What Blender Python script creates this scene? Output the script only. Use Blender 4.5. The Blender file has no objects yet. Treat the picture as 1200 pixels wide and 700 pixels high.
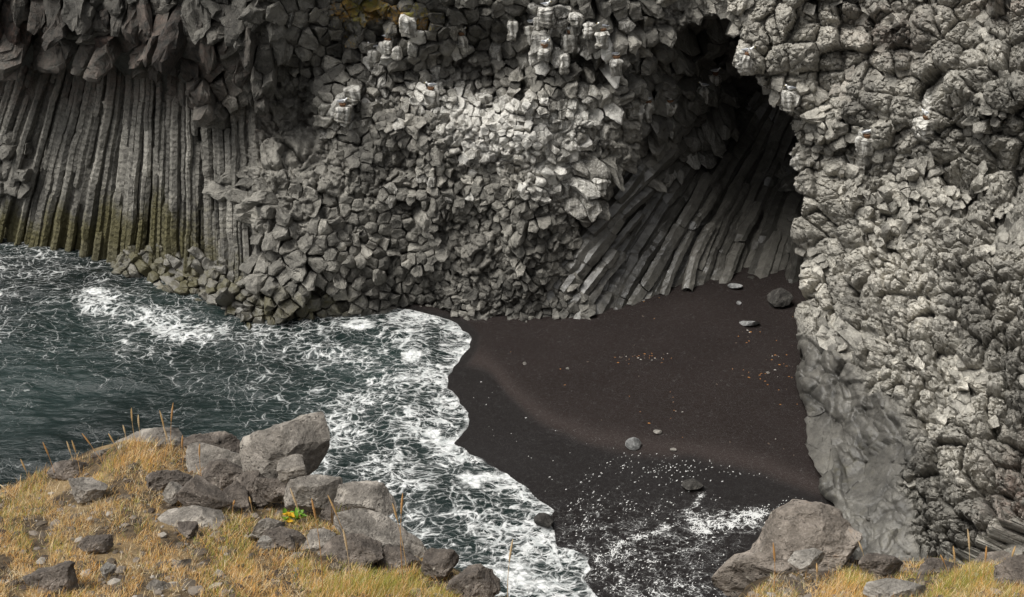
import bpy, math, random
import numpy as np
from mathutils.geometry import delaunay_2d_cdt
from mathutils import Vector

random.seed(7)
rng = np.random.default_rng(11)
SC = bpy.context.scene
COL = SC.collection

# ------------------------------------------------------------------ camera geometry
PITCH = math.radians(25.0)
FPX = 1287.0
CAM = np.array((0.0, 0.0, 20.0))
SP, CP = math.sin(PITCH), math.cos(PITCH)


def ray(px, py):
    cx = (np.asarray(px, float) - 600.0) / FPX
    cy = -(np.asarray(py, float) - 350.0) / FPX
    return cx, CP + cy * SP, -SP + cy * CP


def at_y(px, py, Y):
    dx, dy, dz = ray(px, py)
    t = np.asarray(Y, float) / dy
    return np.stack([dx * t, dy * t, 20.0 + dz * t], -1)


def at_z(px, py, Z):
    dx, dy, dz = ray(px, py)
    t = (np.asarray(Z, float) - 20.0) / dz
    return np.stack([dx * t, dy * t, 20.0 + dz * t], -1)


def proj(P):
    P = np.asarray(P, float)
    x, y, z = P[..., 0], P[..., 1], P[..., 2] - 20.0
    d = y * CP - z * SP
    v = y * SP + z * CP
    return 600 + FPX * x / d, 350 - FPX * v / d


# ------------------------------------------------------------------ fields and noise
def hash3(ix, iy, iz, seed):
    h = (ix * 374761393 + iy * 668265263 + iz * 2147483647 + seed * 1274126177) & 0xFFFFFFFF
    h = ((h ^ (h >> 13)) * 1274126177) & 0xFFFFFFFF
    h = h ^ (h >> 16)
    return (h & 0xFFFF).astype(np.float64) / 32767.5 - 1.0


def vnoise(P, seed=0):
    P = np.asarray(P, float)
    i = np.floor(P).astype(np.int64)
    f = P - i
    f = f * f * (3 - 2 * f)
    x0, y0, z0 = i[..., 0], i[..., 1], i[..., 2]
    fx, fy, fz = f[..., 0], f[..., 1], f[..., 2]
    r = 0
    for a in (0, 1):
        wa = fx if a else 1 - fx
        for b in (0, 1):
            wb = fy if b else 1 - fy
            for c in (0, 1):
                wc = fz if c else 1 - fz
                r = r + wa * wb * wc * hash3(x0 + a, y0 + b, z0 + c, seed)
    return r


def fbm(P, seed=0, octv=3, gain=0.5):
    P = np.asarray(P, float)
    a, r = 1.0, 0
    for k in range(octv):
        r = r + a * vnoise(P * (2.03 ** k) + 17.3 * k, seed + k)
        a *= gain
    return r


def nvec(P, seed):
    return np.stack([vnoise(P, seed), vnoise(P + 31.7, seed + 1), vnoise(P - 57.1, seed + 2)], -1)


def p3(px, py, s, z=0.0):
    px = np.asarray(px, float)
    return np.stack([px / s, np.asarray(py, float) / s, np.full_like(px, z)], -1)


def sstep(a, b, x):
    t = np.clip((np.asarray(x, float) - a) / (b - a), 0, 1)
    return t * t * (3 - 2 * t)


def worley(x, y, size, seed, jit=0.92):
    """F1, F2, cell id hashes and the offset from the nearest site, in units of the cell size"""
    u, v = np.asarray(x, float) / size, np.asarray(y, float) / size
    iu, iv = np.floor(u).astype(np.int64), np.floor(v).astype(np.int64)
    f1 = np.full(u.shape, 9.0)
    f2 = np.full(u.shape, 9.0)
    h1, h2, h3, ox, oy = (np.zeros(u.shape) for _ in range(5))
    z = np.zeros_like(iu)
    for a in (-1, 0, 1):
        for b in (-1, 0, 1):
            cu, cv = iu + a, iv + b
            sx = cu + 0.5 + 0.5 * jit * hash3(cu, cv, z, seed)
            sy = cv + 0.5 + 0.5 * jit * hash3(cu, cv, z + 1, seed)
            dx, dy = u - sx, v - sy
            d = np.sqrt(dx * dx + dy * dy)
            m = d < f1
            f2 = np.where(m, f1, np.minimum(f2, d))
            f1 = np.where(m, d, f1)
            h1 = np.where(m, hash3(cu, cv, z + 2, seed), h1)
            h2 = np.where(m, hash3(cu, cv, z + 3, seed), h2)
            h3 = np.where(m, hash3(cu, cv, z + 4, seed), h3)
            ox = np.where(m, dx, ox)
            oy = np.where(m, dy, oy)
    return f1, f2, h1, h2, h3, ox, oy


class RBF:
    """thin plate spline through (px, py, value), clamped outside its control points"""
    def __init__(self, ctrl, lim=120, smooth=1e-3):
        c = np.array(ctrl, float)
        self.p = c[:, :2] / 100.0
        n = len(c)
        d = self.k(self.p, self.p) + np.eye(n) * smooth
        A = np.zeros((n + 3, n + 3))
        A[:n, :n] = d
        A[:n, n] = 1
        A[:n, n + 1:] = self.p
        A[n:, :n] = A[:n, n:].T
        b = np.zeros(n + 3)
        b[:n] = c[:, 2]
        self.w = np.linalg.solve(A, b)
        self.lo, self.hi = c[:, :2].min(0) - lim, c[:, :2].max(0) + lim

    @staticmethod
    def k(a, b):
        r2 = ((a[:, None, :] - b[None]) ** 2).sum(-1) + 1e-9
        return 0.5 * r2 * np.log(r2)

    def __call__(self, px, py):
        q = np.stack([np.clip(np.asarray(px, float).ravel(), self.lo[0], self.hi[0]),
                      np.clip(np.asarray(py, float).ravel(), self.lo[1], self.hi[1])], -1) / 100.0
        out = np.empty(len(q))
        for s in range(0, len(q), 20000):
            e = q[s:s + 20000]
            out[s:s + 20000] = self.k(e, self.p) @ self.w[:-3] + self.w[-3] + e @ self.w[-2:]
        return out.reshape(np.shape(px))


def idw(ctrl, px, py, p=3.0):
    c = np.array(ctrl, float)
    px = np.asarray(px, float)
    sh = px.shape
    x, y = px.ravel(), np.asarray(py, float).ravel()
    d2 = (x[:, None] - c[None, :, 0]) ** 2 + (y[:, None] - c[None, :, 1]) ** 2 + 4
    w = d2 ** (-p / 2)
    return ((w * c[None, :, 2]).sum(1) / w.sum(1)).reshape(sh)


def blobs(lst, px, py):
    """max of soft elliptical blobs (cx, cy, rx, ry, strength)"""
    r = np.zeros(np.shape(px))
    for cx, cy, rx, ry, s in lst:
        d = ((px - cx) / rx) ** 2 + ((py - cy) / ry) ** 2
        r = np.maximum(r, s * np.exp(-d * 1.2))
    return r


def poly_dist(pts, x, y):
    """distance to a polyline and signed side (positive = left of travel)"""
    pts = np.array(pts, float)
    best = np.full(np.shape(x), 1e9)
    side = np.zeros(np.shape(x))
    for a, b in zip(pts[:-1], pts[1:]):
        d = b - a
        t = np.clip(((x - a[0]) * d[0] + (y - a[1]) * d[1]) / (d @ d + 1e-12), 0, 1)
        ex, ey = x - a[0] - t * d[0], y - a[1] - t * d[1]
        r = ex * ex + ey * ey
        m = r < best
        best = np.where(m, r, best)
        side = np.where(m, d[0] * (y - a[1]) - d[1] * (x - a[0]), side)
    return np.sqrt(best), np.sign(side)


def inside(poly, x, y):
    x, y = np.asarray(x, float), np.asarray(y, float)
    r = np.zeros(x.shape, bool)
    n = len(poly)
    for i in range(n):
        (x1, y1), (x2, y2) = poly[i], poly[(i + 1) % n]
        if y1 == y2:
            continue
        c = ((y1 > y) != (y2 > y)) & (x < (x2 - x1) * (y - y1) / (y2 - y1) + x1)
        r ^= c
    return r


# ------------------------------------------------------------------ mesh output
def make_mesh(name, V, quads=None, tris=None, attrs=None, smooth=False, mats=(), parent=None, link=True, fmat=None):
    me = bpy.data.meshes.new(name)
    V = np.asarray(V, np.float32)
    q = np.asarray(quads, np.int32).reshape(-1, 4) if quads is not None and len(quads) else np.zeros((0, 4), np.int32)
    t = np.asarray(tris, np.int32).reshape(-1, 3) if tris is not None and len(tris) else np.zeros((0, 3), np.int32)
    nq, nt = len(q), len(t)
    me.vertices.add(len(V))
    me.vertices.foreach_set("co", V.ravel())
    me.loops.add(nq * 4 + nt * 3)
    me.loops.foreach_set("vertex_index", np.concatenate([q.ravel(), t.ravel()]))
    me.polygons.add(nq + nt)
    me.polygons.foreach_set("loop_start", np.concatenate([np.arange(nq) * 4, nq * 4 + np.arange(nt) * 3]).astype(np.int32))
    sm = smooth if isinstance(smooth, np.ndarray) else np.full(nq + nt, bool(smooth))
    me.polygons.foreach_set("use_smooth", sm.astype(bool))
    if fmat is not None:
        me.polygons.foreach_set("material_index", np.asarray(fmat, np.int32))
    for k, a in (attrs or {}).items():
        a = np.asarray(a, np.float32)
        at = me.attributes.new(k, 'FLOAT_COLOR', 'POINT')
        at.data.foreach_set("color", a.ravel())
    for m in mats:
        me.materials.append(m)
    me.update(calc_edges=True)
    me.validate(clean_customdata=False)
    if not link:
        return me
    o = bpy.data.objects.new(name, me)
    COL.objects.link(o)
    if parent:
        o.parent = parent
    return o


def tag(o, label, cat=None, group=None, kind=None):
    o["label"] = label
    if cat:
        o["category"] = cat
    if group:
        o["group"] = group
    if kind:
        o["kind"] = kind
    return o


def grid_quads(nr, nc):
    i = np.arange(nr - 1)[:, None] * nc + np.arange(nc - 1)[None]
    return np.stack([i, i + 1, i + nc + 1, i + nc], -1).reshape(-1, 4)


# ------------------------------------------------------------------ node helpers
class NT:
    def __init__(self, name):
        self.m = bpy.data.materials.new(name)
        self.m.use_nodes = True
        self.t = self.m.node_tree
        self.t.nodes.clear()
        self.out = self.n('ShaderNodeOutputMaterial')
        self.bsdf = self.n('ShaderNodeBsdfPrincipled')
        self.l(self.bsdf.outputs[0], self.out.inputs[0])

    def n(self, typ, **kw):
        nd = self.t.nodes.new(typ)
        for k, v in kw.items():
            setattr(nd, k, v)
        return nd

    def l(self, a, b):
        if isinstance(a, (int, float)):
            b.default_value = a
        elif isinstance(a, tuple):
            b.default_value = (*a, 1.0) if len(a) == 3 and b.type == 'RGBA' else a
        else:
            self.t.links.new(a, b)

    def math(self, op, a, b=0.0, c=None, clamp=False):
        nd = self.n('ShaderNodeMath', operation=op, use_clamp=clamp)
        self.l(a, nd.inputs[0])
        self.l(b, nd.inputs[1])
        if c is not None:
            self.l(c, nd.inputs[2])
        return nd.outputs[0]

    def step(self, x, a, b, lo=0.0, hi=1.0):
        nd = self.n('ShaderNodeMapRange', interpolation_type='SMOOTHSTEP')
        self.l(x, nd.inputs[0])
        for i, v in enumerate((a, b, lo, hi)):
            self.l(v, nd.inputs[i + 1])
        return nd.outputs[0]

    def mix(self, f, a, b, mode='MIX'):
        nd = self.n('ShaderNodeMix', data_type='RGBA', blend_type=mode)
        self.l(f, nd.inputs[0])
        self.l(a, nd.inputs[6])
        self.l(b, nd.inputs[7])
        return nd.outputs[2]

    def pos(self):
        return self.n('ShaderNodeTexCoord').outputs['Object']

    def mapping(self, v, scale=(1, 1, 1), rot=(0, 0, 0), loc=(0, 0, 0)):
        nd = self.n('ShaderNodeMapping')
        self.l(v, nd.inputs[0])
        nd.inputs['Scale'].default_value = scale
        nd.inputs['Rotation'].default_value = rot
        nd.inputs['Location'].default_value = loc
        return nd.outputs[0]

    def noise(self, v, scale, detail=4, rough=0.55, dist=0.0):
        nd = self.n('ShaderNodeTexNoise')
        self.l(v, nd.inputs['Vector'])
        nd.inputs['Scale'].default_value = scale
        nd.inputs['Detail'].default_value = detail
        nd.inputs['Roughness'].default_value = rough
        nd.inputs['Distortion'].default_value = dist
        return nd.outputs['Fac']

    def noisec(self, v, scale, detail=3):
        nd = self.n('ShaderNodeTexNoise')
        self.l(v, nd.inputs['Vector'])
        nd.inputs['Scale'].default_value = scale
        nd.inputs['Detail'].default_value = detail
        return nd.outputs['Color']

    def vor(self, v, scale, feature='F1', rand=1.0):
        nd = self.n('ShaderNodeTexVoronoi', feature=feature)
        self.l(v, nd.inputs['Vector'])
        nd.inputs['Scale'].default_value = scale
        nd.inputs['Randomness'].default_value = rand
        return nd.outputs['Distance']

    def warp(self, v, scale, amt):
        c = self.noisec(v, scale)
        s = self.n('ShaderNodeVectorMath', operation='SUBTRACT')
        self.l(c, s.inputs[0])
        s.inputs[1].default_value = (0.5, 0.5, 0.5)
        k = self.n('ShaderNodeVectorMath', operation='SCALE')
        self.l(s.outputs[0], k.inputs[0])
        k.inputs['Scale'].default_value = amt
        a = self.n('ShaderNodeVectorMath', operation='ADD')
        self.l(v, a.inputs[0])
        self.l(k.outputs[0], a.inputs[1])
        return a.outputs[0]

    def attr(self, name):
        a = self.n('ShaderNodeAttribute', attribute_name=name)
        s = self.n('ShaderNodeSeparateColor')
        self.l(a.outputs['Color'], s.inputs[0])
        return s.outputs[0], s.outputs[1], s.outputs[2], a.outputs['Alpha'], a.outputs['Color']

    def bump(self, h, strength, dist, normal=None):
        b = self.n('ShaderNodeBump')
        self.l(h, b.inputs['Height'])
        self.l(strength, b.inputs['Strength'])
        b.inputs['Distance'].default_value = dist
        if normal is not None:
            self.l(normal, b.inputs['Normal'])
        return b.outputs[0]

    def set(self, **kw):
        for k, v in kw.items():
            self.l(v, self.bsdf.inputs[k.replace('_', ' ')])
        return self.m


# ------------------------------------------------------------------ materials
def basalt_material():
    t = NT('basalt')
    tint, guano, moss, wet, _ = t.attr('ca')
    lich, red, stri, along, _ = t.attr('cb')
    p = t.pos()
    n1 = t.noise(p, 0.55, 5, 0.6)
    n2 = t.noise(p, 3.5, 8, 0.68)
    n3 = t.noise(p, 17, 6, 0.7)
    crk = t.vor(t.warp(p, 3.0, 0.35), 2.6, 'DISTANCE_TO_EDGE')
    f = t.math('ADD', t.math('MULTIPLY', n1, 0.35), t.math('ADD', t.math('MULTIPLY', n2, 0.45), t.math('MULTIPLY', n3, 0.3)))
    f = t.step(f, 0.36, 0.74)
    base = t.mix(f, (0.072, 0.068, 0.059), (0.305, 0.288, 0.250))
    br = t.n('ShaderNodeVectorMath', operation='SCALE')
    t.l(base, br.inputs[0])
    t.l(tint, br.inputs['Scale'])
    base = br.outputs[0]
    base = t.mix(t.math('MULTIPLY', red, t.step(n2, 0.35, 0.65)), base, (0.13, 0.066, 0.046))
    mm = t.step(t.math('ADD', t.math('ADD', t.math('MULTIPLY', n2, 0.9), t.math('MULTIPLY', n1, 0.6)), t.math('MULTIPLY', moss, 0.75)), 0.98, 1.42)
    base = t.mix(t.math('MULTIPLY', mm, 0.8), base, t.mix(n3, (0.035, 0.034, 0.010), (0.125, 0.105, 0.024)))
    # white guano: runs down the rock in streaks
    streak = t.noise(t.mapping(p, (5.0, 5.0, 0.9)), 1.6, 6, 0.65)
    g = t.math('ADD', t.math('MULTIPLY', guano, 1.25), t.math('ADD', t.math('MULTIPLY', streak, 0.8), t.math('MULTIPLY', n3, 0.35)))
    g = t.step(g, 0.86, 1.22)
    base = t.mix(t.math('MULTIPLY', g, 0.88), base, (0.62, 0.60, 0.55))
    lm = t.step(t.math('ADD', t.math('MULTIPLY', lich, 0.8), t.noise(p, 5.0, 8, 0.8)), 1.0, 1.08)
    base = t.mix(t.math('MULTIPLY', lm, 0.85), base, t.mix(t.step(n1, 0.42, 0.58), (0.20, 0.19, 0.035), (0.34, 0.19, 0.04)))
    rib = t.math('SINE', t.math('ADD', t.math('MULTIPLY', along, 26.0), t.math('MULTIPLY', n2, 14.0)))
    rib = t.math('MULTIPLY', t.math('MULTIPLY', rib, stri), t.step(n1, 0.3, 0.6))
    h = t.math('ADD', t.math('MULTIPLY', n2, 1.0), t.math('ADD', t.math('MULTIPLY', n3, 0.45), t.math('MULTIPLY', rib, 0.16)))
    h = t.math('ADD', h, t.step(crk, 0.0, 0.05, -0.25, 0.0))
    dry = t.math('SUBTRACT', 1.0, wet, clamp=True)
    nrm = t.bump(h, t.math('MULTIPLY_ADD', dry, 0.6, 0.25), 0.12)
    # wet rock is darker and glossier than dry rock
    wm = t.n('ShaderNodeVectorMath', operation='SCALE')
    t.l(base, wm.inputs[0])
    t.l(t.math('MULTIPLY_ADD', wet, -0.5, 1.0), wm.inputs['Scale'])
    rough = t.math('ADD', t.math('MULTIPLY', dry, 0.55), t.math('MULTIPLY_ADD', n3, 0.3, 0.12))
    return t.set(Base_Color=wm.outputs[0], Roughness=rough, Normal=nrm, Specular_IOR_Level=t.math('MULTIPLY_ADD', wet, 0.4, 0.3))


def boulder_material(name, dark, light, scale=1.0, lich=0.0):
    t = NT(name)
    p = t.pos()
    n1 = t.noise(p, 2.2 * scale, 6, 0.62)
    n2 = t.noise(p, 11 * scale, 8, 0.72)
    n3 = t.noise(p, 60 * scale, 4, 0.7)
    f = t.step(t.math('ADD', t.math('MULTIPLY', n1, 0.5), t.math('ADD', t.math('MULTIPLY', n2, 0.4), t.math('MULTIPLY', n3, 0.25))), 0.42, 0.76)
    base = t.mix(f, dark, light)
    pits = t.step(t.vor(t.warp(p, 8 * scale, 0.15), 24 * scale), 0.18, 0.32)
    base = t.mix(t.math('MULTIPLY', t.math('SUBTRACT', 1.0, pits), t.step(n1, 0.42, 0.6)), base, tuple(c * 0.45 for c in dark))
    sp = t.step(t.math('ADD', t.noise(p, 26 * scale, 3, 0.6), t.math('MULTIPLY', n1, 0.35)), 0.83, 0.9)
    base = t.mix(t.math('MULTIPLY', sp, 0.7), base, (0.42, 0.39, 0.33))
    pat = t.step(t.noise(p, 4.5 * scale, 7, 0.75), 0.53, 0.62)
    base = t.mix(t.math('MULTIPLY', pat, 0.4), base, tuple(min(1.0, c * 1.35 + 0.02) for c in light))
    if lich:
        lm = t.step(t.math('ADD', t.noise(p, 6 * scale, 5, 0.7), n1), 1.17, 1.3)
        base = t.mix(t.math('MULTIPLY', lm, lich), base, (0.28, 0.13, 0.025))
    crk = t.vor(t.warp(p, 4 * scale, 0.3), 3.0 * scale, 'DISTANCE_TO_EDGE')
    h = t.math('ADD', t.math('MULTIPLY', n2, 0.9), t.math('ADD', t.math('MULTIPLY', n3, 0.35), t.math('MULTIPLY', pits, 0.18)))
    h = t.math('ADD', h, t.math('MULTIPLY', t.step(crk, 0.0, 0.02, -0.22, 0.0), t.step(n1, 0.45, 0.6)))
    return t.set(Base_Color=base, Roughness=0.9, Normal=t.bump(h, 0.9, 0.05 / scale), Specular_IOR_Level=0.25)


def attr_material(name, rough=0.8, translucent=0.0, noise_amt=0.0, nscale=20):
    t = NT(name)
    a = t.n('ShaderNodeAttribute', attribute_name='ca')
    c = a.outputs['Color']
    if noise_amt:
        n = t.noise(t.pos(), nscale, 4, 0.6)
        c = t.mix(t.math('MULTIPLY', n, noise_amt), c, (0.03, 0.025, 0.018))
    t.set(Base_Color=c, Roughness=rough, Specular_IOR_Level=0.2)
    if translucent:
        tr = t.n('ShaderNodeBsdfTranslucent')
        t.l(c, tr.inputs[0])
        mx = t.n('ShaderNodeMixShader')
        mx.inputs[0].default_value = translucent
        t.l(t.bsdf.outputs[0], mx.inputs[1])
        t.l(tr.outputs[0], mx.inputs[2])
        t.l(mx.outputs[0], t.out.inputs[0])
    return t.m


def plain_material(name, col, rough=0.6, nscale=40, amt=0.35):
    t = NT(name)
    n = t.noise(t.pos(), nscale, 4, 0.6)
    base = t.mix(t.math('MULTIPLY', n, amt), col, tuple(c * 0.35 for c in col))
    return t.set(Base_Color=base, Roughness=rough, Specular_IOR_Level=0.3)


def sand_material():
    t = NT('black_sand')
    wet, film, foam, dryband, _ = t.attr('ca')
    p = t.pos()
    n1 = t.noise(p, 0.35, 4, 0.55)
    n2 = t.noise(t.mapping(p, (1, 1.6, 1), (0, 0, 0.6)), 2.2, 5, 0.6)
    n3 = t.noise(p, 70, 3, 0.6)
    f = t.math('ADD', t.math('MULTIPLY', n1, 0.55), t.math('ADD', t.math('MULTIPLY', n2, 0.25), t.math('MULTIPLY', n3, 0.10)))
    f = t.step(f, 0.30, 0.62)
    base = t.mix(f, (0.0122, 0.0085, 0.0074), (0.0160, 0.0116, 0.0102))
    base = t.mix(t.math('MULTIPLY', dryband, 0.75), base, (0.036, 0.0275, 0.0245))
    base = t.mix(t.math('MULTIPLY', wet, 0.85), base, (0.0042, 0.0029, 0.0026))
    # thin lace of foam left on the wet sand
    w = t.warp(t.warp(p, 0.8, 0.8), 4.0, 0.25)
    e = t.vor(t.mapping(w, (1.0, 1.9, 1.0), (0, 0, -0.85)), 3.2, 'DISTANCE_TO_EDGE')
    e2 = t.vor(t.mapping(w, (1.0, 2.4, 1.0), (0, 0, -0.85)), 8.0, 'DISTANCE_TO_EDGE')
    brk = t.noise(p, 3.0, 5, 0.7)
    wid = t.math('MULTIPLY', t.math('MULTIPLY', foam, 0.16), t.step(brk, 0.38, 0.66))
    m = t.math('MAXIMUM', t.step(t.math('SUBTRACT', wid, e), -0.008, 0.02), t.step(t.math('SUBTRACT', t.math('MULTIPLY', wid, 0.9), e2), -0.01, 0.02))
    base = t.mix(t.math('MULTIPLY', m, 0.85), base, (0.6, 0.6, 0.58))
    rough = t.math('MULTIPLY_ADD', wet, -0.34, 0.86)
    rough = t.math('MULTIPLY_ADD', film, -0.22, rough)
    h = t.math('ADD', t.math('MULTIPLY', n2, 0.5), t.math('MULTIPLY', n3, 0.03))
    rp = t.noise(t.mapping(p, (0.9, 3.2, 1), (0, 0, -0.7)), 2.4, 5, 0.6)
    h = t.math('ADD', h, t.math('MULTIPLY', t.math('MULTIPLY', rp, film), 0.9))
    return t.set(Base_Color=base, Roughness=rough, Normal=t.bump(h, 0.22, 0.06), Specular_IOR_Level=t.math('MULTIPLY_ADD', wet, 0.25, 0.12))


def water_material():
    t = NT('sea_water')
    foam, lace, murk, edge, _ = t.attr('ca')
    p = t.pos()
    w = t.warp(t.warp(p, 0.45, 1.3), 2.2, 0.42)
    # lace of foam: cells drawn out along the wave crests, thick and closed near the beach, thin and open further out
    def cells(v, scale):
        nd = t.n('ShaderNodeTexVoronoi', feature='DISTANCE_TO_EDGE', voronoi_dimensions='2D')
        t.l(v, nd.inputs['Vector'])
        nd.inputs['Scale'].default_value = scale
        return nd.outputs['Distance']
    w1 = t.warp(t.warp(t.warp(p, 0.4, 1.2), 1.5, 0.55), 5.0, 0.20)
    brk = t.noise(p, 0.6, 5, 0.62)
    brk2 = t.noise(t.mapping(p, (0.8, 2.2, 1)), 2.4, 6, 0.7)
    vary = t.noise(w1, 3.0, 3, 0.6)
    k = t.math('MULTIPLY', lace, t.step(t.math('MULTIPLY_ADD', brk, 0.8, t.math('MULTIPLY', brk2, 0.35)), 0.38, 0.72, 0.12, 1.1))
    k = t.math('MULTIPLY', k, t.step(vary, 0.3, 0.7, 0.45, 1.25))
    k2 = t.math('POWER', t.math('MAXIMUM', k, 0.0), 1.5)
    l1 = t.step(t.math('SUBTRACT', t.math('MULTIPLY', k2, 0.125), cells(t.mapping(w1, (0.8, 1.35, 1), (0, 0, 0.12)), 1.15)), -0.03, 0.05)
    l2 = t.step(t.math('SUBTRACT', t.math('MULTIPLY', k2, 0.175), cells(t.mapping(w1, (0.85, 1.35, 1), (0, 0, -0.1)), 2.6)), -0.04, 0.07)
    l3 = t.step(t.math('SUBTRACT', t.math('MULTIPLY', k2, 0.20), cells(t.mapping(w1, (0.9, 1.5, 1), (0, 0, 0.3)), 6.0)), -0.03, 0.06)
    lm = t.math('MAXIMUM', l1, t.math('MAXIMUM', l2, t.math('MULTIPLY', l3, t.step(k, 0.2, 0.8, 0.0, 0.85))))
    lm = t.math('MULTIPLY', lm, t.step(k, 0.02, 0.2, 0.0, 0.86))
    halo = t.step(t.math('SUBTRACT', t.math('MULTIPLY', k2, 0.30), cells(t.mapping(w1, (0.85, 1.35, 1), (0, 0, -0.1)), 2.6)), -0.16, 0.10, 0.0, 0.30)
    lm = t.math('MAXIMUM', lm, t.math('MULTIPLY', halo, t.step(k, 0.15, 0.6)))
    fl = t.step(t.math('ADD', brk2, t.math('MULTIPLY', lace, 0.06)), 0.66, 0.71)
    lm = t.math('MAXIMUM', lm, t.math('MULTIPLY', fl, 0.65))
    n3 = t.noise(w, 5.0, 6, 0.7)
    solid = t.step(t.math('ADD', t.math('MULTIPLY', foam, 1.1), t.math('ADD', t.math('MULTIPLY', brk2, 0.45), t.math('MULTIPLY', n3, 1.0))), 1.22, 1.75)
    m = t.math('MAXIMUM', lm, t.math('MAXIMUM', solid, edge))
    deep = t.mix(murk, (0.0045, 0.0088, 0.0084), (0.016, 0.029, 0.0265))
    col = t.mix(m, deep, t.mix(t.step(n3, 0.35, 0.65), (0.42, 0.44, 0.43), (0.78, 0.78, 0.76)))
    rough = t.math('MULTIPLY_ADD', m, 0.6, 0.09)
    r1 = t.noise(t.mapping(p, (0.8, 2.0, 1), (0, 0, 0.1)), 1.7, 6, 0.62)
    h = t.math('ADD', t.math('MULTIPLY', r1, 1.0), t.math('MULTIPLY', m, 0.22))
    h = t.math('ADD', h, t.math('MULTIPLY', t.math('MULTIPLY', n3, m), 0.3))
    return t.set(Base_Color=col, Roughness=rough, Normal=t.bump(h, 0.75, 0.22), IOR=1.33)


def soil_material():
    t = NT('soil')
    p = t.pos()
    n1 = t.noise(p, 1.8, 5, 0.6)
    n2 = t.noise(p, 14, 7, 0.72)
    n3 = t.noise(p, 60, 4, 0.7)
    base = t.mix(t.step(n2, 0.35, 0.65), (0.035, 0.026, 0.018), (0.12, 0.088, 0.055))
    base = t.mix(t.step(n1, 0.45, 0.6), base, t.mix(n3, (0.11, 0.078, 0.042), (0.36, 0.26, 0.14)))
    h = t.math('ADD', n2, t.math('MULTIPLY', n3, 0.5))
    return t.set(Base_Color=base, Roughness=0.95, Normal=t.bump(h, 0.8, 0.05), Specular_IOR_Level=0.15)


BASALT = basalt_material()
SAND = sand_material()
WATER = water_material()
SOIL = soil_material()
ROCK_A = boulder_material('grey_brown_boulder', (0.095, 0.085, 0.073), (0.36, 0.325, 0.28))
ROCK_B = boulder_material('dark_brown_boulder', (0.055, 0.046, 0.039), (0.215, 0.182, 0.152))
ROCK_C = boulder_material('pale_grey_stone', (0.14, 0.13, 0.115), (0.36, 0.335, 0.295))
ROCK_D = boulder_material('lichen_boulder', (0.085, 0.072, 0.059), (0.33, 0.285, 0.24), 0.8, 0.55)
ROCK_W = boulder_material('beach_stone', (0.10, 0.10, 0.095), (0.34, 0.34, 0.33))
ROCK_K = boulder_material('wet_black_stone', (0.022, 0.020, 0.018), (0.075, 0.070, 0.062))
GRASS = attr_material('dry_grass', 0.75, 0.4)
FOAM = plain_material('sea_foam', (0.58, 0.58, 0.56), 0.7, 30, 0.15)

# ------------------------------------------------------------------ basalt cell sheets
def sites(poly, size_ctrl, seed, margin=40):
    r_ = np.random.default_rng(seed)
    P = np.array(poly)
    lo, hi = P.min(0) - margin, P.max(0) + margin
    n = int((hi[0] - lo[0]) * (hi[1] - lo[1]) / 5.0)
    c = r_.uniform(lo, hi, (n, 2))
    rad = idw(size_ctrl, c[:, 0], c[:, 1])
    rad *= 0.80 * np.clip(np.exp(r_.normal(0, 0.36, n)), 0.5, 2.1)
    cs = 12.0
    gridd = {}
    out, rr = [], []
    for (x, y), r in zip(c.tolist(), rad.tolist()):
        k = int(r / cs) + 1
        gx, gy = int(x // cs), int(y // cs)
        ok = True
        for i in range(gx - k, gx + k + 1):
            for j in range(gy - k, gy + k + 1):
                for (a, b, q) in gridd.get((i, j), ()):
                    if (a - x) ** 2 + (b - y) ** 2 < (0.5 * (r + q)) ** 2:
                        ok = False
                        break
                if not ok:
                    break
            if not ok:
                break
        if ok:
            gridd.setdefault((gx, gy), []).append((x, y, r))
            out.append((x, y))
            rr.append(r)
    return np.array(out), np.array(rr)


def voronoi(S):
    res = delaunay_2d_cdt([Vector(s) for s in S], [], [], 0, 1e-6, True)
    V = np.array([v[:] for v in res[0]])
    T = np.array(res[2])
    orig = [o[0] if o else -1 for o in res[3]]
    a, b, c = V[T[:, 0]], V[T[:, 1]], V[T[:, 2]]
    d = 2 * (a[:, 0] * (b[:, 1] - c[:, 1]) + b[:, 0] * (c[:, 1] - a[:, 1]) + c[:, 0] * (a[:, 1] - b[:, 1]))
    d = np.where(abs(d) < 1e-9, 1e-9, d)
    a2, b2, c2 = (a ** 2).sum(1), (b ** 2).sum(1), (c ** 2).sum(1)
    ux = (a2 * (b[:, 1] - c[:, 1]) + b2 * (c[:, 1] - a[:, 1]) + c2 * (a[:, 1] - b[:, 1])) / d
    uy = (a2 * (c[:, 0] - b[:, 0]) + b2 * (a[:, 0] - c[:, 0]) + c2 * (b[:, 0] - a[:, 0])) / d
    cc = np.stack([ux, uy], 1)
    by = [[] for _ in range(len(V))]
    for ti, tr in enumerate(T):
        for v in tr:
            by[v].append(ti)
    cells = {}
    for vi, tl in enumerate(by):
        if len(tl) < 3 or orig[vi] < 0:
            continue
        q = cc[tl]
        ang = np.arctan2(q[:, 1] - V[vi, 1], q[:, 0] - V[vi, 0])
        cells[orig[vi]] = q[np.argsort(ang)]
    return cells


def surf_normal(D, px, py, e=6.0):
    a = at_y(px + e, py, D(px + e, py)) - at_y(px - e, py, D(px - e, py))
    b = at_y(px, py + e, D(px, py + e)) - at_y(px, py - e, D(px, py - e))
    n = np.cross(b, a)
    n /= np.linalg.norm(n, axis=-1, keepdims=True)
    return np.where(n[..., 1:2] > 0, -n, n)


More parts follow.
